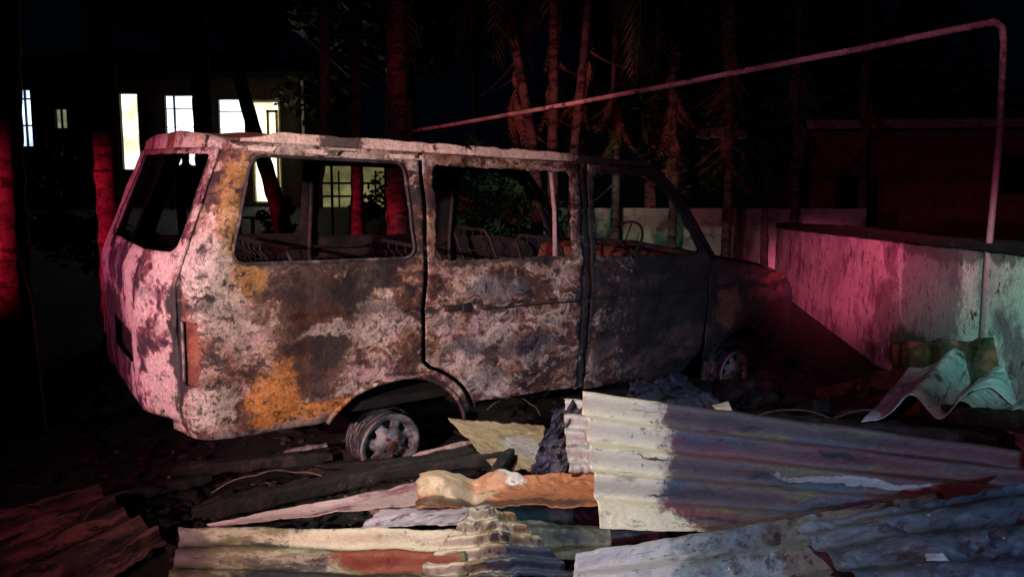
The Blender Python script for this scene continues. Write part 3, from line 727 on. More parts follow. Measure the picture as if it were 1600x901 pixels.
for (px, Y, z0, z1, n_, lab) in ((1135, 13, 2.9, 5.3, 14, 'dark palm hung with reddish dry fronds right of the van roof'), (1050, 14, 2.6, 4.8, 11, 'dark palm with dry hanging fronds above the front door'), (1240, 15, 2.7, 5.0, 12, 'dark palm with faint hanging fronds crossed by the long pipe'), (1345, 16, 3.3, 5.4, 10, 'faint bluish palm left of the long low shed roof'), (745, 15, 2.6, 5.2, 12, 'dark palm in the background behind the van roof'), (960, 14.5, 2.2, 4.4, 10, 'dark palm right of the thin red trunks')):
    palm('palm_tree', base_at(px, Y), [(0, 0, 0), (.02, 0, 2.0), (-.04, 0, 4), (.0, .1, 6.6)], [.10, .08, .07, .06], lab, dry=n_, dryz=(z0, z1), nf=9)
# leafy background trees and shrubs
def leafy(name, base, h, rx, rz, n, leaf, label, cat='tree', trunk=True, mat=leafm, group=None):
    b = Vector(base); t = empty(name, b, label=label, cat=cat, group=group); rnd = random.Random(int(abs(b.x * 97 + b.y * 13) * 10))
    if trunk:
        mb = MB(); mb.tube([(0, 0, -.1), (.1, 0, h * .4), (-.05, .1, h * .75)], [.22, .15, .07], 8)
        for k in range(6):
            a = rnd.uniform(0, 6.28); z = h * rnd.uniform(.4, .7); mb.tube([(0, 0, z), (rx * .45 * math.cos(a), rx * .45 * math.sin(a), z + .5), (rx * .8 * math.cos(a), rx * .8 * math.sin(a), z + rz * .5)], [.07, .045, .015], 6)
        mb.build('trunk', bark, t, True)
    cl = [(Vector((rnd.gauss(0, .5) * rx, rnd.gauss(0, .5) * rx, h + rnd.gauss(0, .42) * rz)), rnd.uniform(.25, .5) * rx) for _ in range(16)]
    mb = MB()
    for _ in range(n):
        c, r_ = rnd.choice(cl); d = Vector((rnd.gauss(0, 1), rnd.gauss(0, 1), rnd.gauss(0, 1))).normalized() * r_ * rnd.uniform(.55, 1.05)
        p = c + d; a = Vector((rnd.gauss(0, 1), rnd.gauss(0, 1), rnd.gauss(0, .6))).normalized(); s_ = a.cross(Vector((rnd.gauss(0, 1), rnd.gauss(0, 1), 1))).normalized()
        L = leaf * rnd.uniform(.6, 1.3); mb.add([p - a * L, p + s_ * L * .38, p + a * L, p - s_ * L * .38], [(0, 1, 2, 3)])
    mb.build('crown', mat, t)
    return t
leafy('leafy_tree', base_at(640, 17), 5.2, 3.0, 2.6, 5200, .16, 'broad dark leafy tree behind the middle of the van')
leafy('leafy_tree', base_at(1010, 18), 4.8, 3.2, 2.6, 5200, .16, 'broad dark leafy tree above the rear garden wall')
leafy('leafy_tree', base_at(1330, 21), 6.2, 3.4, 2.6, 4200, .18, 'tall dark leafy tree behind the low shed')
leafy('leafy_tree', base_at(60, 15), 6.4, 2.6, 1.4, 3600, .15, 'dark leafy tree overhanging the left end of the house', trunk=False)
leafy('leafy_tree', base_at(330, 22), 7.0, 3.4, 1.6, 4200, .17, 'dark leafy tree behind the roof of the lit house')
leafy('shrub', base_at(100, 9.0), .95, .55, .75, 2600, .07, 'dark rounded shrub between the two red-lit trunks at the left', 'shrub', False)
leafy('shrub', base_at(436, 10.4), .85, .2, .40, 900, .06, 'dark upright shrub against the lit doorway, in the rear side window', 'shrub', False)
leafy('shrub', base_at(770, 11.5), .9, .75, .6, 2200, .07, 'green garden shrub seen through the sliding door window', 'shrub', False, plain('green_leaf', (.04, .14, .07), .5))
leafy('shrub', base_at(610, 12.5), .7, .5, .5, 1500, .07, 'green shrub at the right end of the rear side window', 'shrub', False, plain('green_leaf_dim', (.05, .12, .06), .5))
def stick(name, pts, r_, mat, label, cat): 
    b = Vector(pts[0]); mb = MB(); mb.tube([Vector(p) - b for p in pts], r_, 7); o = mb.build(name, mat, None, True); o.location = b; return tag(o, label, cat)
stick('thin_stake', [(-3.1, 4.62, -.05), tuple(PY(50, 470, 4.75)), tuple(PY(27, 385, 4.9))], .010, plain('weathered_stick', (.20, .18, .17)), 'thin grey stake leaning left in the dark beside the van tail', 'stake')
stick('guy_wire', [tuple(PY(10, 262, 6.1)), tuple(PY(110, 270, 6.8)), tuple(PY(172, 266, 7.25))], .006, plain('wire_rust', (.25, .16, .12)), 'rusty wire strung between the two red-lit trunks', 'wire')

# ------------------------------------------------------------------ the lit house
HY = 18.0
hz0 = 1.60
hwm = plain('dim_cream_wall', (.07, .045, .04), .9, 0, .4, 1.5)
house = empty('house', (-9.0, HY, hz0), label='single storey house behind the trees with brightly lit windows and doorways', cat='house')
def hx(px, Y=HY): return PY(px, 200, Y).x - (-9.0)
def hz(py): return PY(800, py, HY).z - hz0
ops = [  # px0, px1, py top, py bottom, kind
    (30, 56, 138, 232, 'window'), (86, 111, 168, 204, 'small'), (188, 222, 144, 268, 'door'), (258, 308, 147, 262, 'window'), (341, 387, 153, 262, 'window'), (394, 440, 157, 318, 'door')]
xsL, xsR = hx(-40), hx(470); zt = hz(120)
outl = [(xsL, -.4), (xsR, -.4), (xsR, zt), (xsL, zt)]
holes = [[(hx(a), hz(d)), (hx(b), hz(d)), (hx(b), hz(c)), (hx(a), hz(c))] for a, b, c, d, _ in ops]
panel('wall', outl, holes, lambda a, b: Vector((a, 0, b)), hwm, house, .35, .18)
mb = MB(); mb.box(((xsL + xsR) / 2, 4.2, 1.5), (xsR - xsL, .15, 3.6)); mb.box((xsL, 2.1, 1.5), (.15, 4.1, 3.6)); mb.box((xsR, 2.1, 1.5), (.15, 4.1, 3.6)); mb.build('back_wall', plain('white_room_wall', (.75, .72, .65)), house)
mb = MB()
for sgn in (-1, 1):
    pass
v_ = [(xsL - .6, -.9, zt - .05), (xsR + .6, -.9, zt - .05), (xsR + .6, 5.1, zt - .05), (xsL - .6, 5.1, zt - .05), (xsL + 1.8, 2.1, zt + 1.1), (xsR - 1.8, 2.1, zt + 1.1)]
v_ += [(x, y, z - .12) for x, y, z in v_]
mb.add(v_, [(0, 1, 5, 4), (1, 2, 5), (2, 3, 4, 5), (3, 0, 4), (6, 10, 11, 7), (7, 11, 8), (8, 11, 10, 9), (9, 10, 6), (0, 6, 7, 1), (1, 7, 8, 2), (2, 8, 9, 3), (3, 9, 6, 0)])
mb.build('roof', soot_shade_mat, house)
e_white = emit('cool_lit_room', (.82, .88, 1.0), 2.6, 1.3); e_warm = emit('warm_lit_room', (1.0, .90, .50), 1.05, 1.5); e_pale = emit('pale_lit_room', (1.0, .96, .66), 2.2, 1.6); e_dim = emit('dim_green_room', (.45, .48, .28), .45, 3)
dark_frame = plain('dark_window_frame', (.05, .04, .05)); yframe = plain('yellow_door_frame', (.75, .50, .10))
mats_ = [emit('blue_lit_room', (.55, .70, 1.0), 2.3, 1.2), e_dim, e_pale, e_white, e_white, e_pale]
for i, (a, b, c, d, kind) in enumerate(ops):
    x0, x1, z1, z0 = hx(a), hx(b), hz(c), hz(d)
    nm = 'door' if kind == 'door' else 'window'
    mb = MB(); fwid = .05
    mb.box(((x0 + x1) / 2, -.02, z1 - fwid / 2), (x1 - x0, .1, fwid)); mb.box((x0 + fwid / 2, -.022, (z0 + z1) / 2), (fwid, .1, z1 - z0)); mb.box((x1 - fwid / 2, -.022, (z0 + z1) / 2), (fwid, .1, z1 - z0))
    mb.box(((x0 + x1) / 2, -.022, z0 + fwid / 2), (x1 - x0, .1, fwid))
    if nm == 'window':
        if kind == 'window' and i in (0,):
            for q in (.18, .62): mb.box(((x0 + x1) / 2, -.018, z1 - (z1 - z0) * q), (x1 - x0, .06, .035))
        mb.box((x0 + (x1 - x0) * (.33 if i == 3 else .5), -.018, (z0 + z1) / 2), (.03, .06, z1 - z0)) if i != 4 else None
        if i in (3, 4):
            for q in (.30, .55, .80): mb.box(((x0 + x1) / 2, -.016, z0 + (z1 - z0) * q), (x1 - x0, .03, .018))
    wn_ = mb.build(nm, dark_frame if i != 5 else plain('cream_frame', (.7, .62, .4)), house)
    mb = MB(); mb.add([(x0, .12, z0), (x1, .12, z0), (x1, .12, z1), (x0, .12, z1)], [(0, 1, 2, 3)]); p_ = mb.build('pane', mats_[i], wn_)
    if i == 5:
        mb = MB(); xm = x0 + (x1 - x0) * .52
        for xx in (xm, x1 - .13): mb.box((xx, .05, (z0 + z1) / 2 - .1), (.06, .05, z1 - z0 - .25))
        mb.box(((xm + x1 - .13) / 2, .05, z1 - .26), (x1 - .13 - xm + .06, .05, .06)); mb.build('inner_frame', yframe, wn_)
    if i == 2:
        mb = MB()
        for q in range(30): mb.box((x1 - .06, .03, z0 + (z1 - z0) * (q + .5) / 30), (.10, .03, .02))
        mb.build('louvre', plain('louvre', (.5, .5, .45)), wn_)
# garden annex with a barred glowing opening and a pale parked cover, seen through the rear side window
annex = empty('annex', (PY(545, 340, 17.2).x, 17.2, gh(-4.2, 17.2)), label='small yellow-glowing annex with barred opening seen through the rear side window', cat='annex')
ax0 = annex.location
mb = MB(); za = PY(532, 262, 17.2).z - ax0.z; mb.box((0, .6, za / 2 + .05), (1.5, .12, za + .1)); mb.build('wall', emit('glowing_annex_wall', (.42, .40, .16), .42, 1.4), annex)  # wall emits its own glow in place of porch light
mb = MB(); mb.box((0, .3, za + .12), (1.8, 1.4, .10)); mb.build('roof', soot_shade_mat, annex)
mb = MB()
for q in (.30, .62): mb.box((0, .0, za * q), (1.5, .03, .05))
for q in range(4): mb.box((-.66 + q * .44, .0, za * .45), (.035, .03, za * .95))
mb.build('railing', soot_shade_mat, annex)
# pale garden table, only its top showing in the rear side window
def garden_table():
    p = PY(412, 338, 10.9); g = gh(p.x, p.y); r = empty('garden_table', (p.x, p.y, g), R(6), label='pale garden table standing low behind the rear side window', cat='table')
    h = p.z - g; mt = plain('pale_blue_paint', (.50, .60, .66), .5, 0, .15)
    mb = MB(); mb.box((0, 0, h - .02), (.62, .9, .04)); o = mb.build('tabletop', mt, r); bv = o.modifiers.new('b', 'BEVEL'); bv.width = .01
    for x in (-.26, .26):
        for y in (-.38, .38):
            mb = MB(); mb.box((x, y, (h - .04) / 2), (.05, .05, h - .04)); mb.build('leg', mt, r)
garden_table()
def pt_lamp(name, loc, col, e, r_=.1):
    l = bpy.data.lights.new(name, 'POINT'); l.energy = e; l.color = col; l.shadow_soft_size = r_; o = bpy.data.objects.new(name, l); COL.objects.link(o); o.location = loc
pt_lamp('porch_lamp', (-5.4, 15.9, 3.6), (1, .9, .6), 22)
spot('green_wall_spot', (1.4, 11.6, 3.4), (2.0, 15.2, 1.0), (.35, 1.0, .6), 90, 60, .8, .1)  # unseen spot added to tint the garden wall green
spot('green_shrub_spot', (-.2, 9.8, 2.6), (-.4, 12.2, .9), (.35, 1.0, .6), 3, 60, .8, .1)  # unseen spot added to bring out the green shrub

# ------------------------------------------------------------------ onlooker
def skin(name, nodes, edges, mat, parent, sub=2):
    """nodes: (position, radius x, radius y)"""
    me = bpy.data.meshes.new(name); me.from_pydata([n_[0] for n_ in nodes], edges, []); me.update()
    o = bpy.data.objects.new(name, me); COL.objects.link(o); me.materials.append(mat)
    m = o.modifiers.new('skin', 'SKIN'); m.use_smooth_shade = True
    for i, n_ in enumerate(nodes):
        me.skin_vertices[0].data[i].radius = (n_[1], n_[2]); me.skin_vertices[0].data[i].use_root = (i == 0)
    s_ = o.modifiers.new('sub', 'SUBSURF'); s_.levels = sub; s_.render_levels = sub
    if parent: o.parent = parent
    return o
def person(loc, rz, label):
    r = empty('person', loc, rz, label=label, cat='person')
    skinm = plain('skin', (.25, .14, .10)); shirt = plain('dark_shirt', (.03, .03, .05)); pants = plain('dark_trousers', (.02, .02, .03)); hairm = plain('black_hair', (.01, .01, .01))
    nodes = [((0, 0, .95), .15, .10), ((0, 0, 1.15), .13, .09), ((0, 0, 1.35), .16, .095), ((0, 0, 1.43), .07, .06), ((0, .0, 1.49), .052, .052), ((0, -.01, 1.57), .072, .085), ((0, -.01, 1.65), .070, .082),
             ((.18, 0, 1.38), .05, .05), ((.24, .02, 1.12), .042, .042), ((.23, -.05, .88), .032, .032), ((.23, -.08, .80), .035, .018),
             ((-.18, 0, 1.38), .05, .05), ((-.24, .02, 1.12), .042, .042), ((-.23, -.05, .88), .032, .032), ((-.23, -.08, .80), .035, .018),
             ((.09, 0, .88), .085, .085), ((.10, -.01, .48), .06, .06), ((.10, .02, .09), .04, .04), ((.11, -.12, .03), .04, .025),
             ((-.09, 0, .88), .085, .085), ((-.10, -.01, .48), .06, .06), ((-.10, .02, .09), .04, .04), ((-.11, -.12, .03), .04, .025)]
    nd = [((p[0][0], p[0][1], p[0][2]), p[1], p[2]) for p in nodes]
    ed = [(0, 1), (1, 2), (2, 3), (3, 4), (4, 5), (5, 6), (2, 7), (7, 8), (8, 9), (9, 10), (2, 11), (11, 12), (12, 13), (13, 14), (0, 15), (15, 16), (16, 17), (17, 18), (0, 19), (19, 20), (20, 21), (21, 22)]
    # fingers
    for hnd in (10, 14):
        hp = nd[hnd][0]
        for k, ln in enumerate((.07, .08, .075, .06)):
            nd.append(((hp[0] + (k - 1.5) * .018, hp[1] - .005, hp[2] - .05), .009, .009)); ed.append((hnd, len(nd) - 1))
            nd.append(((hp[0] + (k - 1.5) * .020, hp[1] + .012, hp[2] - .05 - ln), .007, .007)); ed.append((len(nd) - 2, len(nd) - 1))
        sg = 1 if hp[0] < 0 else -1
        nd.append(((hp[0] + sg * .045, hp[1] - .02, hp[2] - .035), .010, .010)); ed.append((hnd, len(nd) - 1))
    skin('body', nd, ed, skinm, r)
    skin('shirt', [((0, 0, .90), .17, .12), ((0, 0, 1.15), .155, .115), ((0, 0, 1.34), .175, .115), ((0, 0, 1.43), .085, .075), ((.185, 0, 1.38), .068, .068), ((.235, .02, 1.16), .062, .062), ((-.185, 0, 1.38), .068, .068), ((-.235, .02, 1.16), .062, .062)], [(0, 1), (1, 2), (2, 3), (2, 4), (4, 5), (2, 6), (6, 7)], shirt, r)
    skin('trousers', [((0, 0, .95), .165, .115), ((.095, 0, .86), .10, .10), ((.10, -.01, .48), .078, .078), ((.10, .02, .12), .06, .06), ((-.095, 0, .86), .10, .10), ((-.10, -.01, .48), .078, .078), ((-.10, .02, .12), .06, .06)], [(0, 1), (1, 2), (2, 3), (0, 4), (4, 5), (5, 6)], pants, r)
    skin('hair', [((0, .02, 1.66), .078, .085), ((0, .03, 1.60), .072, .06)], [(0, 1)], hairm, r)
pp = PY(290, 250, 12.3)
person((pp.x, pp.y, gh(pp.x, pp.y)), R(10), 'person in dark clothes standing behind the van, head outlined in the tail window')
# ------------------------------------------------------------------ fallen roofing sheets and debris
def ridged(p, f, seed):
    return 1 - 2 * abs(noise.noise(Vector((p[0] * f + seed, p[1] * f - seed, seed * 3.1))))
def facet(x, y, f, seed):
    p = Vector((x * f, y * f, seed * 1.7)); d, pts_ = noise.voronoi(p)
    def hh(q): g_ = noise.noise_vector(q * 3.7 + Vector((.3, .7, .1))); e_ = p - q; return g_.x * e_.x + g_.y * e_.y + .35 * g_.z
    h0, h1 = hh(pts_[0]), hh(pts_[1]); w_ = min(1, max(0, (d[1] - d[0]) * 7)); return (h0 + h1) / 2 * (1 - w_) + h0 * w_
FACET = {21: 2.0, 33: 2.2, 25: 1.6, 67: 2.0, 13: 2.4, 9: 1.6, 63: 1.6, 41: 1.5, 43: 1.5, 47: 1.6, 17: .9, 55: .6, 51: .8}
def sheet(name, cat, label, corners, waves, amp, mat, crumple=.01, cf=2.5, sag=0., nu=110, nv=110, phase=0., jag=.0, curl=None, group=None, thick=.0025, seed=1., fold=None, sharp=False):
    tl, tr, br, bl = [Vector(c) for c in corners]
    c0 = (tl + tr + br + bl) / 4; base = Vector((c0.x, c0.y, 0)); base.z = gh(c0.x, c0.y)
    nrm = ((tr - bl).cross(tl - br)).normalized()
    if nrm.z < 0: nrm.negate()
    Lu = ((tr - tl).length + (br - bl).length) / 2; Lv = ((bl - tl).length + (br - tr).length) / 2
    v_ = []; uv = []
    for i in range(nu + 1):
        u = i / nu
        for j in range(nv + 1):
            v = j / nv
            uu = u; vv = v
            if jag:
                uu = u + jag * (noise.noise(Vector((v * 5, seed, 0))) + .5 * noise.noise(Vector((v * 17, seed, 0)))) * (1 - 2 * u) / Lu * .5
                vv = v + jag * (noise.noise(Vector((u * 6, seed, 7))) + .5 * noise.noise(Vector((u * 21, seed, 7)))) * (1 - 2 * v) / Lv * .5
            p = (tl * (1 - uu) + tr * uu) * (1 - vv) + (bl * (1 - uu) + br * uu) * vv
            x, y = u * Lu, v * Lv
            wv = math.sin(2 * math.pi * (v * waves + phase + .10 * noise.noise(Vector((x * 1.3, y, seed)))))
            if sharp: wv = math.copysign(abs(wv) ** .6, wv)
            am = amp * (1 - .9 * sstep(.74, .86, v)) if seed == 2 else amp
            h = am * wv * (1 - .35 * abs(noise.noise(Vector((x * 1.7, y * 1.7, seed + 4)))))
            if seed in FACET: h += FACET[seed] * crumple * (facet(x, y, cf * 1.3, seed) + .5 * facet(x, y, cf * 3.1, seed + 3))
            h += (.35 if seed in FACET and FACET[seed] > 1 else 1) * crumple * (ridged((x, y), cf, seed) + .45 * ridged((x, y), cf * 2.3, seed + 2) + .15 * ridged((x, y), cf * 6, seed + 5))
            h -= sag * math.sin(math.pi * u) * math.sin(math.pi * v)
            h += .0015 * noise.noise(Vector((x * 40, y * 40, seed)))
            if curl: h += curl(u, v)
            p = p + nrm * h
            if fold: p = p + Vector(fold(u, v))
            g = gh(p.x, p.y) + .022
            if p.z < g: p.z = g
            v_.append(p - base); uv.append((x, y))
    fs = [(i * (nv + 1) + j, (i + 1) * (nv + 1) + j, (i + 1) * (nv + 1) + j + 1, i * (nv + 1) + j + 1) for i in range(nu) for j in range(nv)]
    o = mobj(name, v_, fs, mat, None, True, uv); o.location = base
    m = o.modifiers.new('s', 'SOLIDIFY'); m.thickness = thick; m.offset = 0
    return tag(o, label, cat, group)
CREAM = (.62, .58, .46); ZINC = (.40, .42, .44); OLIVE = (.16, .15, .08); PURP = (.12, .08, .12); RED = (.30, .09, .06)
def zmat(name, base, layers, blobs, **k):
    kw = dict(warp=.05, wscale=4, rough=.48, metal=.25, bump=.3, bscale=60, spec=.4, grain=150); kw.update(k)
    layers = layers + [((.11, .045, .025), 6.5, .60, .64, (.10, 3.2, 1), True), ((.03, .025, .03), 9, .62, .68, (.14, 3.0, 1), True), ((.04, .03, .03), 30, .61, .69, None, True), ((.07, .06, .065), 3.4, .55, .70, (.6, 1.6, 1), True), ((.05, .04, .05), 11, .58, .70, (.5, 1.4, 1), True)]
    return burnt(name, 'UV', layers, blobs, base, **kw)
S6_ = (.6, 1, 1); STR = (.35, 1.6, 1)
m_main = zmat('heat_stained_shadowed_zinc', (.085, .07, .08),
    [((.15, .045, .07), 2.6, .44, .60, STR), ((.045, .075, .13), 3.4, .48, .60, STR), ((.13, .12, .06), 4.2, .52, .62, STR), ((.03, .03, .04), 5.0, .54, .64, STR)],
    [((.13, .36, 0), (.21, .62, 1), CREAM, 1.0), ((.40, .98, 0), (.75, .15, 1), (.42, .40, .28), .95), ((.25, .85, 0), (.28, .18, 1), CREAM, .95), ((1.9, .2, 0), (.8, .5, 1), (.10, .035, .04), .85), ((1.15, .38, 0), (.35, .016, 1), (.36, .38, .40), .8)], warp=.045)  # cream end and darker rest: a cast shadow's edge painted into the colour
LS = 'fallen roofing sheets in front of the van'
sheet('roofing_sheet', 'roofing sheet', 'large corrugated sheet with a left end painted lit cream, running to the right edge of the heap',
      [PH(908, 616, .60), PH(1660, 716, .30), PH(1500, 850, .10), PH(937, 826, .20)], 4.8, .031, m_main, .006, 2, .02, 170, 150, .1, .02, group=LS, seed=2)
sheet('roofing_sheet', 'roofing sheet', 'pale grey corrugated end sticking out to the left from under the large sheet with the end painted lit cream',
      [PH(880, 624, .52), PH(1080, 640, .50), PH(1020, 745, .28), PH(888, 738, .30)], 4.5, .016, zmat('pale_zinc', (.50, .50, .52), [(PURP, 5, .52, .62), ((.25, .22, .22), 9, .5, .62)], []), .005, 4, 0, 60, 70, 0, .03, group=LS, seed=5)
m_blue = zmat('blue_grey_sheet', (.16, .19, .23), [((.08, .10, .14), 2.5, .45, .6), ((.30, .30, .33), 5, .56, .66), ((.20, .12, .10), 3.5, .60, .68), ((.03, .035, .045), 7, .52, .62), ((.5, .5, .52), 42, .64, .68), ((.05, .05, .07), 20, .55, .65)], [((.12, .12, 0), (.28, .26, 1), (.45, .44, .48), .85)], bump=.35)
sheet('roofing_sheet', 'roofing sheet', 'blue-grey sheet with a pale left end along the bottom edge, right of centre',
      [PH(900, 870, .20), PH(1460, 775, .27), PH(1560, 1010, .12), PH(880, 985, .10)], 3.2, .014, m_blue, .009, 4.5, 0, 150, 110, .2, .03, group=LS, seed=9)
m_blue2 = zmat('dark_blue_sheet', (.10, .13, .18), [((.04, .05, .08), 2.8, .45, .6), ((.015, .015, .022), 4, .52, .62), ((.35, .36, .38), 11, .63, .70), ((.55, .55, .58), 45, .65, .69), ((.14, .09, .12), 4, .58, .68)], [], bump=.5, bscale=35)
sheet('roofing_sheet', 'roofing sheet', 'dark crumpled blue sheet flecked with ash, filling the bottom right corner',
      [PH(1240, 822, .30), PH(1700, 738, .42), PH(1760, 1030, .26), PH(1390, 960, .24)], 4.2, .014, m_blue2, .011, 5.0, -.03, 150, 120, .5, .04, group=LS, seed=13)
m_left = zmat('smoke_stained_sheet', (.40, .38, .28), [(OLIVE, 6, .42, .50, STR), ((.07, .06, .07), 8, .48, .56, STR), ((.36, .34, .14), 4, .60, .68), ((.02, .022, .03), 5.5, .58, .66, STR)],
    [((.80, .04, 0), (.40, .06, 1), CREAM, .9), ((.86, .15, 0), (.26, .055, 1), (.24, .06, .035), .97), ((.50, .30, 0), (.30, .09, 1), (.02, .025, .035), .97), ((.80, .25, 0), (.2, .04, 1), (.03, .02, .02), .9), ((.05, .1, 0), (.10, .1, 1), (.12, .10, .11), .8)], warp=.03)
sheet('roofing_sheet', 'roofing sheet', 'smoke-stained corrugated sheet with cream and rust-red right end, at bottom left of centre',
      [PH(282, 832, .14), PH(735, 836, .20), PH(720, 955, .10), PH(258, 940, .06)], 3.0, .020, m_left, .010, 3, 0, 140, 110, .25, .02, group=LS, seed=17)
def crump(u, v): return .030 * math.exp(-((u - .45 - .2 * v) / .22) ** 2)
m_cr = zmat('crumpled_pale_sheet', (.44, .42, .34), [((.26, .20, .10), 4, .46, .56), (OLIVE, 6, .48, .56), ((.05, .05, .06), 9, .54, .60), (CREAM, 7, .56, .64)], [((.42, .30, 0), (.26, .14, 1), (.03, .045, .08), .95), ((.62, .12, 0), (.2, .2, 1), (.05, .06, .08), .8), ((.06, .22, 0), (.08, .10, 1), CREAM, .9)], warp=.04)
sheet('roofing_sheet', 'roofing sheet', 'crumpled sheet folded like a fan, cream on the left, dark blue on the right',
      [PH(735, 797, .27), PH(800, 800, .29), PH(905, 905, .12), PH(640, 915, .12)], 5.5, .013, m_cr, .009, 4, 0, 110, 110, 0, .05, curl=crump, group=LS, seed=21)
m_or = zmat('orange_rust_sheet', (.40, .16, .075), [((.25, .08, .05), 4, .5, .62), ((.10, .07, .05), 5, .58, .66)], [((.40, .03, 0), (.07, .04, 1), (.70, .66, .66), .95), ((.16, .08, 0), (.20, .11, 1), (.52, .42, .30), .95), ((.3, .2, 0), (.5, .035, 1), (.05, .04, .035), .8), ((.30, .05, 0), (.10, .06, 1), (.52, .26, .16), .9)], warp=.03)
def head(u, v): return .07 * math.exp(-((u - .10) / .13) ** 2 - ((v - .35) / .35) ** 2) + .035 * math.exp(-((u - .42) / .08) ** 2 - ((v - .1) / .25) ** 2) - .03 * math.exp(-((u - .29) / .05) ** 2)
sheet('ridge_cap', 'ridge cap', 'orange rusted ridge cap with a crumpled cream left end, in the middle of the heap',
      [PH(655, 742, .27), PH(955, 738, .30), PH(960, 795, .24), PH(650, 798, .19)], .6, .02, m_or, .012, 6, 0, 120, 60, .55, .03, curl=head, seed=25)
m_ol = zmat('olive_plate', (.26, .22, .14), [((.16, .12, .07), 5, .5, .6), ((.10, .10, .09), 7, .55, .65), ((.40, .30, .22), 6, .6, .68)], [((.28, .22, 0), (.12, .09, 1), (.30, .31, .33), .8)])
sheet('metal_plate', 'metal plate', 'flat olive plate with a torn pointed left end, propped beside the rear wheel',
      [PH(700, 654, .36), PH(850, 666, .36), PH(850, 738, .22), PH(772, 735, .22)], .4, .008, m_ol, .006, 5, 0, 60, 50, 0, .04, seed=29)
m_foil = zmat('charred_foil', (.10, .09, .13), [((.03, .03, .045), 7, .45, .55), ((.34, .30, .34), 13, .60, .66), ((.22, .15, .10), 9, .60, .66)], [], rough=.35, metal=.5, bump=.6, bscale=45)
sheet('crumpled_sheet', 'scrap sheet', 'shiny dark crumpled scrap against the left end of the large cream-ended sheet',
      [PH(868, 640, .50), PH(925, 632, .48), PH(935, 745, .26), PH(826, 742, .26)], 1.5, .02, m_foil, .030, 9, 0, 90, 90, 0, .06, seed=33)
m_pk = zmat('pink_grey_strip', (.42, .32, .34), [((.20, .08, .10), 6, .5, .6, STR), ((.08, .04, .06), 7, .58, .66, STR)], [], warp=.02)
sheet('metal_strip', 'metal strip', 'long narrow pinkish strip lying above the smoke-stained sheet',
      [PH(322, 818, .14), PH(662, 752, .22), PH(664, 788, .18), PH(335, 826, .12)], .5, .010, m_pk, .006, 5, 0, 100, 24, .6, .02, seed=37)
sheet('metal_strip', 'metal strip', 'short lavender-grey strip between the crumpled fan and the pinkish strip',
      [PH(600, 800, .17), PH(770, 790, .22), PH(712, 818, .20), PH(560, 826, .14)], .5, .012, zmat('lavender_strip', (.40, .37, .44), [(PURP, 8, .5, .6)], []), .010, 7, 0, 60, 30, .1, .03, seed=41)
sheet('metal_strip', 'metal strip', 'small rusty ochre strip left of the orange ridge cap',
      [PH(570, 795, .15), PH(720, 785, .19), PH(760, 803, .18), PH(590, 806, .14)], .5, .010, zmat('ochre_strip', (.28, .18, .09), [((.22, .30, .28), 9, .52, .6), (RED, 7, .55, .62)], []), .010, 7, 0, 60, 24, .3, .03, seed=43)
m_dk = zmat('dark_green_sheet', (.075, .085, .075), [((.02, .025, .03), 4, .45, .58), ((.18, .16, .13), 6, .58, .66)], [])
sheet('roofing_sheet', 'roofing sheet', 'dark greenish sheet half hidden under the orange ridge cap and the large sheet',
      [PH(770, 790, .20), PH(980, 790, .19), PH(1090, 868, .10), PH(800, 880, .09)], 2.5, .014, m_dk, .012, 4, 0, 80, 70, 0, .03, group=LS, seed=47)
m_rd = zmat('dull_red_corrugated', (.26, .13, .11), [((.08, .05, .05), 5, .44, .54, STR), (SOOT_SHADE, 6.5, .48, .56, STR), ((.26, .12, .07), 4, .6, .68, STR)], [])
sheet('roofing_sheet', 'roofing sheet', 'dull red corrugated sheet in the bottom left corner',
      [PH(-120, 840, .10), PH(150, 762, .12), PH(262, 848, .08), PH(40, 1010, .05)], 5, .016, m_rd, .014, 2.5, 0, 110, 110, 0, .06, group=LS, seed=51)
m_wv = zmat('blue_white_wavy', (.44, .48, .54), [((.12, .16, .16), 3, .48, .6), ((.05, .06, .06), 5, .55, .64)], [((.0, .5, 0), (.07, 1.5, 1), (.62, .64, .68), .9)], rough=.42)
sheet('roofing_sheet', 'roofing sheet', 'buckled sheet with a pale wavy front edge, below the bare pipe post',
      [PH(1345, 656, .30), PH(1420, 572, .46), PH(1760, 545, .60), PH(1700, 596, .52)], 0, .0, m_wv, .014, 3, 0, 60, 140, 0, .0, curl=lambda u, v: (.074 * math.sin(2 * math.pi * (v * 3.1 + .62)) + .02 * math.sin(2 * math.pi * v * 5.3)) * (.5 + .5 * sstep(0, .3, v)), group=LS, seed=55)
m_br = zmat('brown_green_sheet', (.06, .04, .02), [((.025, .03, .02), 5, .45, .56), ((.13, .05, .03), 6, .50, .58), ((.012, .012, .014), 7, .52, .60)], [])
def lean_top(u, v): return 0
sheet('roofing_sheet', 'roofing sheet', 'brown-green corrugated sheet standing against the boundary wall behind the wavy pale one',
      [tuple(PY(1395, 535, 5.2)), tuple(PY(1395, 640, 4.9)), tuple(PY(1680, 640, 3.55)), tuple(PY(1680, 528, 3.7))], 4.3, .030, m_br, .022, 5, 0, 50, 130, .6, .06, group=LS, seed=59)
sheet('roofing_sheet', 'roofing sheet', 'sooty brown buckled sheet left of the wavy pale one',
      [PH(1270, 610, .22), PH(1420, 575, .36), PH(1450, 645, .26), PH(1300, 660, .14)], 1.6, .03, zmat('sooty_brown', (.13, .06, .045), [(SOOT_SHADE, 4, .45, .58), ((.20, .10, .09), 8, .58, .66)], []), .03, 4, 0, 60, 60, 0, .06, group=LS, seed=63)
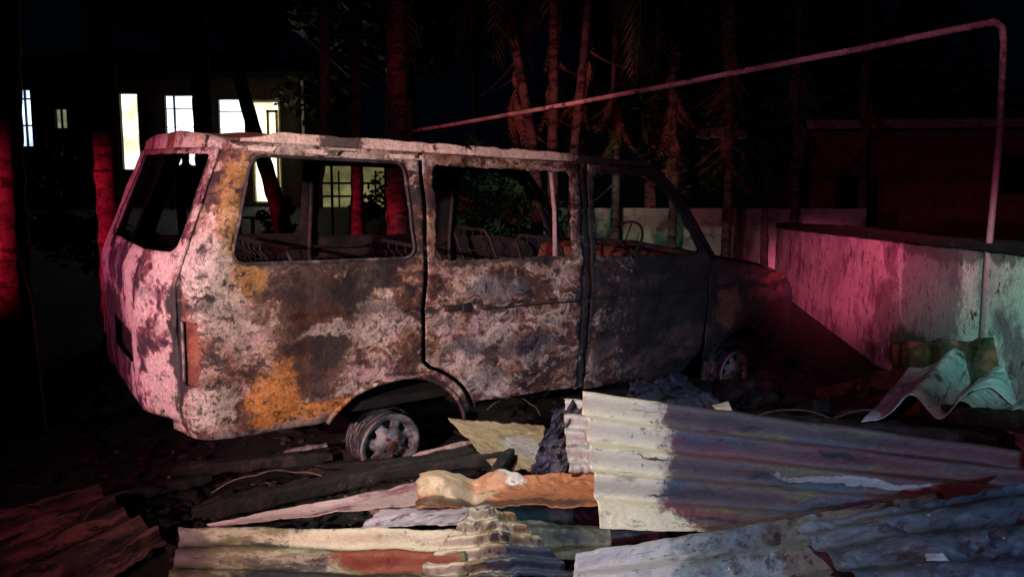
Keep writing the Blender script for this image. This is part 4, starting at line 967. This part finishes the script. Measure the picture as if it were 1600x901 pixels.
sheet('crumpled_sheet', 'scrap sheet', 'dark blue crumpled scrap behind the upper edge of the large sheet',
      [PH(985, 600, .34), PH(1060, 585, .36), PH(1150, 648, .30), PH(975, 640, .34)], 2, .02, zmat('dark_blue_scrap', (.06, .08, .12), [(SOOT_SHADE, 6, .5, .6), ((.30, .34, .38), 16, .63, .68)], [], metal=.4, rough=.4), .035, 7, 0, 70, 60, 0, .06, seed=67)
sheet('metal_plate', 'metal plate', 'tiny bright cream triangle of sheet above the large corrugated sheet',
      [PH(1112, 634, .34), PH(1138, 627, .37), PH(1146, 646, .32), PH(1118, 640, .33)], .5, .004, zmat('cream_scrap', (.6, .55, .42), [], []), .003, 9, 0, 12, 12, 0, 0, seed=71)
sheet('metal_plate', 'metal plate', 'small curled white scrap near the bottom right, on the dark blue sheet',
      [PH(1448, 868, .345), PH(1474, 866, .36), PH(1482, 873, .335), PH(1446, 873, .34)], .9, .010, zmat('white_scrap', (.35, .35, .36), [], []), .004, 9, 0, 12, 12, 0, 0, seed=73)
sheet('metal_strip', 'metal strip', 'pale thin strip in the black debris below the rear corner of the van',
      [PH(375, 722, .06), PH(510, 690, .10), PH(512, 698, .08), PH(380, 730, .05)], .5, .006, zmat('pale_strip', (.28, .25, .24), [(SOOT_SHADE, 8, .48, .58)], []), .008, 8, 0, 60, 12, 0, .01, seed=75)
# charred timbers
char = burnt('charcoal_timber', 'Object', [((.03, .025, .025), 8, .5, .62), ((.10, .06, .05), 15, .64, .70)], [], (.008, .008, .009), .03, 8, .75, 0, .9, 30, .35)
def timber(a, b, w_, h_, label, mat=char, name='charred_timber', cat='timber'):
    a, b = Vector(a), Vector(b); L = (b - a).length; c = (a + b) / 2; n = max(6, int(L / .04)); d = (b - a) / L
    side_ = d.cross(Vector((0, 0, 1))).normalized(); up = side_.cross(d).normalized()
    v_ = []; fs = []; m = 12
    for i in range(n + 1):
        t = i / n; e = 1 - .5 * (max(0, abs(t - .5) - .42) / .08)
        for j in range(m):
            q = 2 * math.pi * (j + .5) / m; cx_ = math.copysign(abs(math.cos(q)) ** .35, math.cos(q)); cz = math.copysign(abs(math.sin(q)) ** .35, math.sin(q))
            p = a + d * L * t + side_ * cx_ * w_ / 2 * e + up * cz * h_ / 2 * e
            k = noise.noise(p * 14) * .16 + noise.noise(p * 40) * .08
            v_.append(p + (side_ * cx_ * w_ + up * cz * h_) * k - c)
    for i in range(n):
        for j in range(m): fs.append((i * m + j, i * m + (j + 1) % m, (i + 1) * m + (j + 1) % m, (i + 1) * m + j))
    fs.append(tuple(range(m))); fs.append(tuple(n * m + j for j in range(m))[::-1])
    o = mobj(name, v_, fs, mat); o.location = c; return tag(o, label, cat)
timber(PH(300, 800, .10), PH(770, 703, .22), .09, .08, 'longest charred timber, lying from the rear wheel towards the bottom left')
timber(PH(560, 745, .16), PH(800, 712, .26), .07, .06, 'charred timber ending by the torn olive plate')
timber(PH(645, 712, .19), PH(742, 688, .27), .03, .02, 'thin pink-grey lath leaning by the rear wheel', plain('pink_lath', (.34, .25, .25)), 'lath', 'lath')
timber(PH(270, 735, .05), PH(520, 712, .08), .08, .07, 'charred timber below the rear corner of the van')
timber(PH(130, 790, .06), PH(330, 745, .08), .05, .05, 'charred timber above the dull red corrugated sheet')
timber(PH(770, 742, .25), PH(800, 703, .30), .05, .04, 'short black stub beside the orange ridge cap')
timber(PH(1180, 600, .10), PH(1420, 628, .26), .10, .09, 'charred timber in front of the van nose')
timber(PH(1160, 650, .26), PH(1560, 690, .30), .08, .07, 'long charred timber behind the large corrugated sheet')
timber(PH(1230, 560, .12), PH(1330, 600, .20), .10, .10, 'charred post stub below the pink part of the wall')
timber(PH(880, 640, .22), PH(1000, 612, .25), .07, .06, 'charred timber under the sliding door')
timber(PH(1440, 640, .30), PH(1640, 665, .34), .12, .10, 'thick charred timber under the wavy pale sheet')
# loose charcoal and ash: nobody could count it
def scatter(name, n, region, smin, smax, mat, flat=.6, seed=3):
    rnd = random.Random(seed); mb = MB()
    base_v = [(1, 0, 0), (-1, 0, 0), (0, 1, 0), (0, -1, 0), (0, 0, 1), (0, 0, -1), (.6, .6, .5), (-.6, .6, -.5), (.6, -.6, -.5), (-.6, -.6, .5)]
    me_ = bmesh.new(); bmesh.ops.create_icosphere(me_, subdivisions=1, radius=1); iv = [v.co.copy() for v in me_.verts]; jf = [[v.index for v in f.verts] for f in me_.faces]; me_.free()
    k = 0
    while k < n:
        px, py = rnd.uniform(*region[0]), rnd.uniform(*region[1]); p = PH(px, py, 0)
        loc = (p - VO); s = loc.dot(U); t = loc.dot(V)
        k += 1
        if -.05 < s < 5.0 and .02 < t < 1.8 and rnd.random() < .6: continue
        z = gh(p.x, p.y); r_ = rnd.uniform(smin, smax) ** 1 * (1 if rnd.random() < .8 else 1.7)
        M = Matrix.Rotation(rnd.uniform(0, 6.3), 3, 'Z') @ Matrix.Rotation(rnd.uniform(-.6, .6), 3, 'X')
        sx, sy, sz = rnd.uniform(.6, 1.6), rnd.uniform(.5, 1.1), flat * rnd.uniform(.4, 1)
        mb.add([Vector((p.x, p.y, z + r_ * sz * .35)) + M @ Vector((a.x * sx * r_ * rnd.uniform(.7, 1.2), a.y * sy * r_ * rnd.uniform(.7, 1.2), a.z * sz * r_)) for a in iv], jf)
    return tag(mb.build(name, mat), kind='stuff')
scatter('charcoal_rubble', 2600, ((-200, 1700), (560, 900)), .012, .05, char)
scatter('charcoal_heap', 900, ((1080, 1560), (585, 690)), .03, .09, char, .8, 5)
scatter('ash_flakes', 500, ((-100, 1700), (580, 900)), .006, .018, plain('ash_grey', (.16, .13, .12)), .3, 8)

timber((PY(1199, 340, 7.4).x, 7.4, -.05), (PY(1196, 340, 7.4).x, 7.42, 1.52), .07, .07, 'charred upright post standing beyond the van nose, by the end of the pink wall', char, 'charred_post', 'post')


timber(PH(470, 735, .03), PH(700, 716, .12), .05, .06, 'charred lath crossing just under the rear wheel rim')
timber(PH(505, 700, .02), PH(560, 716, .05), .06, .06, 'short charred stump left of the rear wheel rim')
timber(PH(1090, 606, .06), PH(1215, 622, .14), .07, .07, 'charred timber lying against the front wheel rim')
wire_m = plain('burnt_wire', (.16, .10, .08), .6, .4, .4, 20)
for (pts_, lab) in (([(330, 770, .10), (400, 742, .16), (460, 738, .14), (520, 752, .12), (560, 742, .18)], 'bent wire on the black debris left of the rear wheel'),
                    ([(120, 830, .08), (160, 785, .16), (215, 768, .14), (250, 762, .08)], 'curved wire above the dull red corrugated sheet'),
                    ([(1165, 660, .30), (1230, 640, .36), (1300, 655, .30), (1370, 640, .34)], 'bent wire behind the long upper edge of the large sheet'),
                    ([(760, 640, .10), (800, 620, .20), (830, 632, .18), (845, 650, .10)], 'short loop of wire under the sliding door')):
    P_ = [PH(*q) for q in pts_]; den = []
    for i in range(len(P_) - 1):
        for k in range(6):
            t = k / 6; q = P_[i].lerp(P_[i + 1], t); q.z += .02 * math.sin(math.pi * t); den.append(q)
    den.append(P_[-1]); b0 = den[0].copy(); mb = MB(); mb.tube([q - b0 for q in den], .0045, 6); o = mb.build('burnt_wire', wire_m, None, True); o.location = b0; tag(o, lab, 'wire')
scatter('leaf_litter', 1400, ((-200, 1000), (600, 900)), .008, .022, plain('brown_litter', (.05, .035, .025)), .15, 12)

sheet('roofing_sheet', 'roofing sheet', 'grey-white buckled sheet at the right edge, in front of the wavy pale one',
      [PH(1490, 640, .34), PH(1560, 600, .44), PH(1790, 600, .50), PH(1760, 668, .36)], 0, .0, zmat('grey_white_buckled', (.34, .37, .40), [((.08, .09, .09), 4, .46, .58), ((.15, .08, .06), 6, .56, .66)], []), .016, 4, 0, 60, 100, 0, .05, curl=lambda u, v: .045 * math.sin(2 * math.pi * (v * 2.6 + .2)), group=LS, seed=55.5)
sheet('crumpled_sheet', 'scrap sheet', 'brownish crumpled scrap between the charred post stub and the pale wavy sheet',
      [PH(1395, 596, .26), PH(1440, 575, .40), PH(1452, 620, .34), PH(1390, 640, .24)], 1.5, .02, zmat('brown_scrap', (.16, .11, .09), [(SOOT_SHADE, 6, .48, .6), ((.34, .24, .20), 9, .56, .64)], []), .035, 7, 0, 50, 50, 0, .06, seed=67)
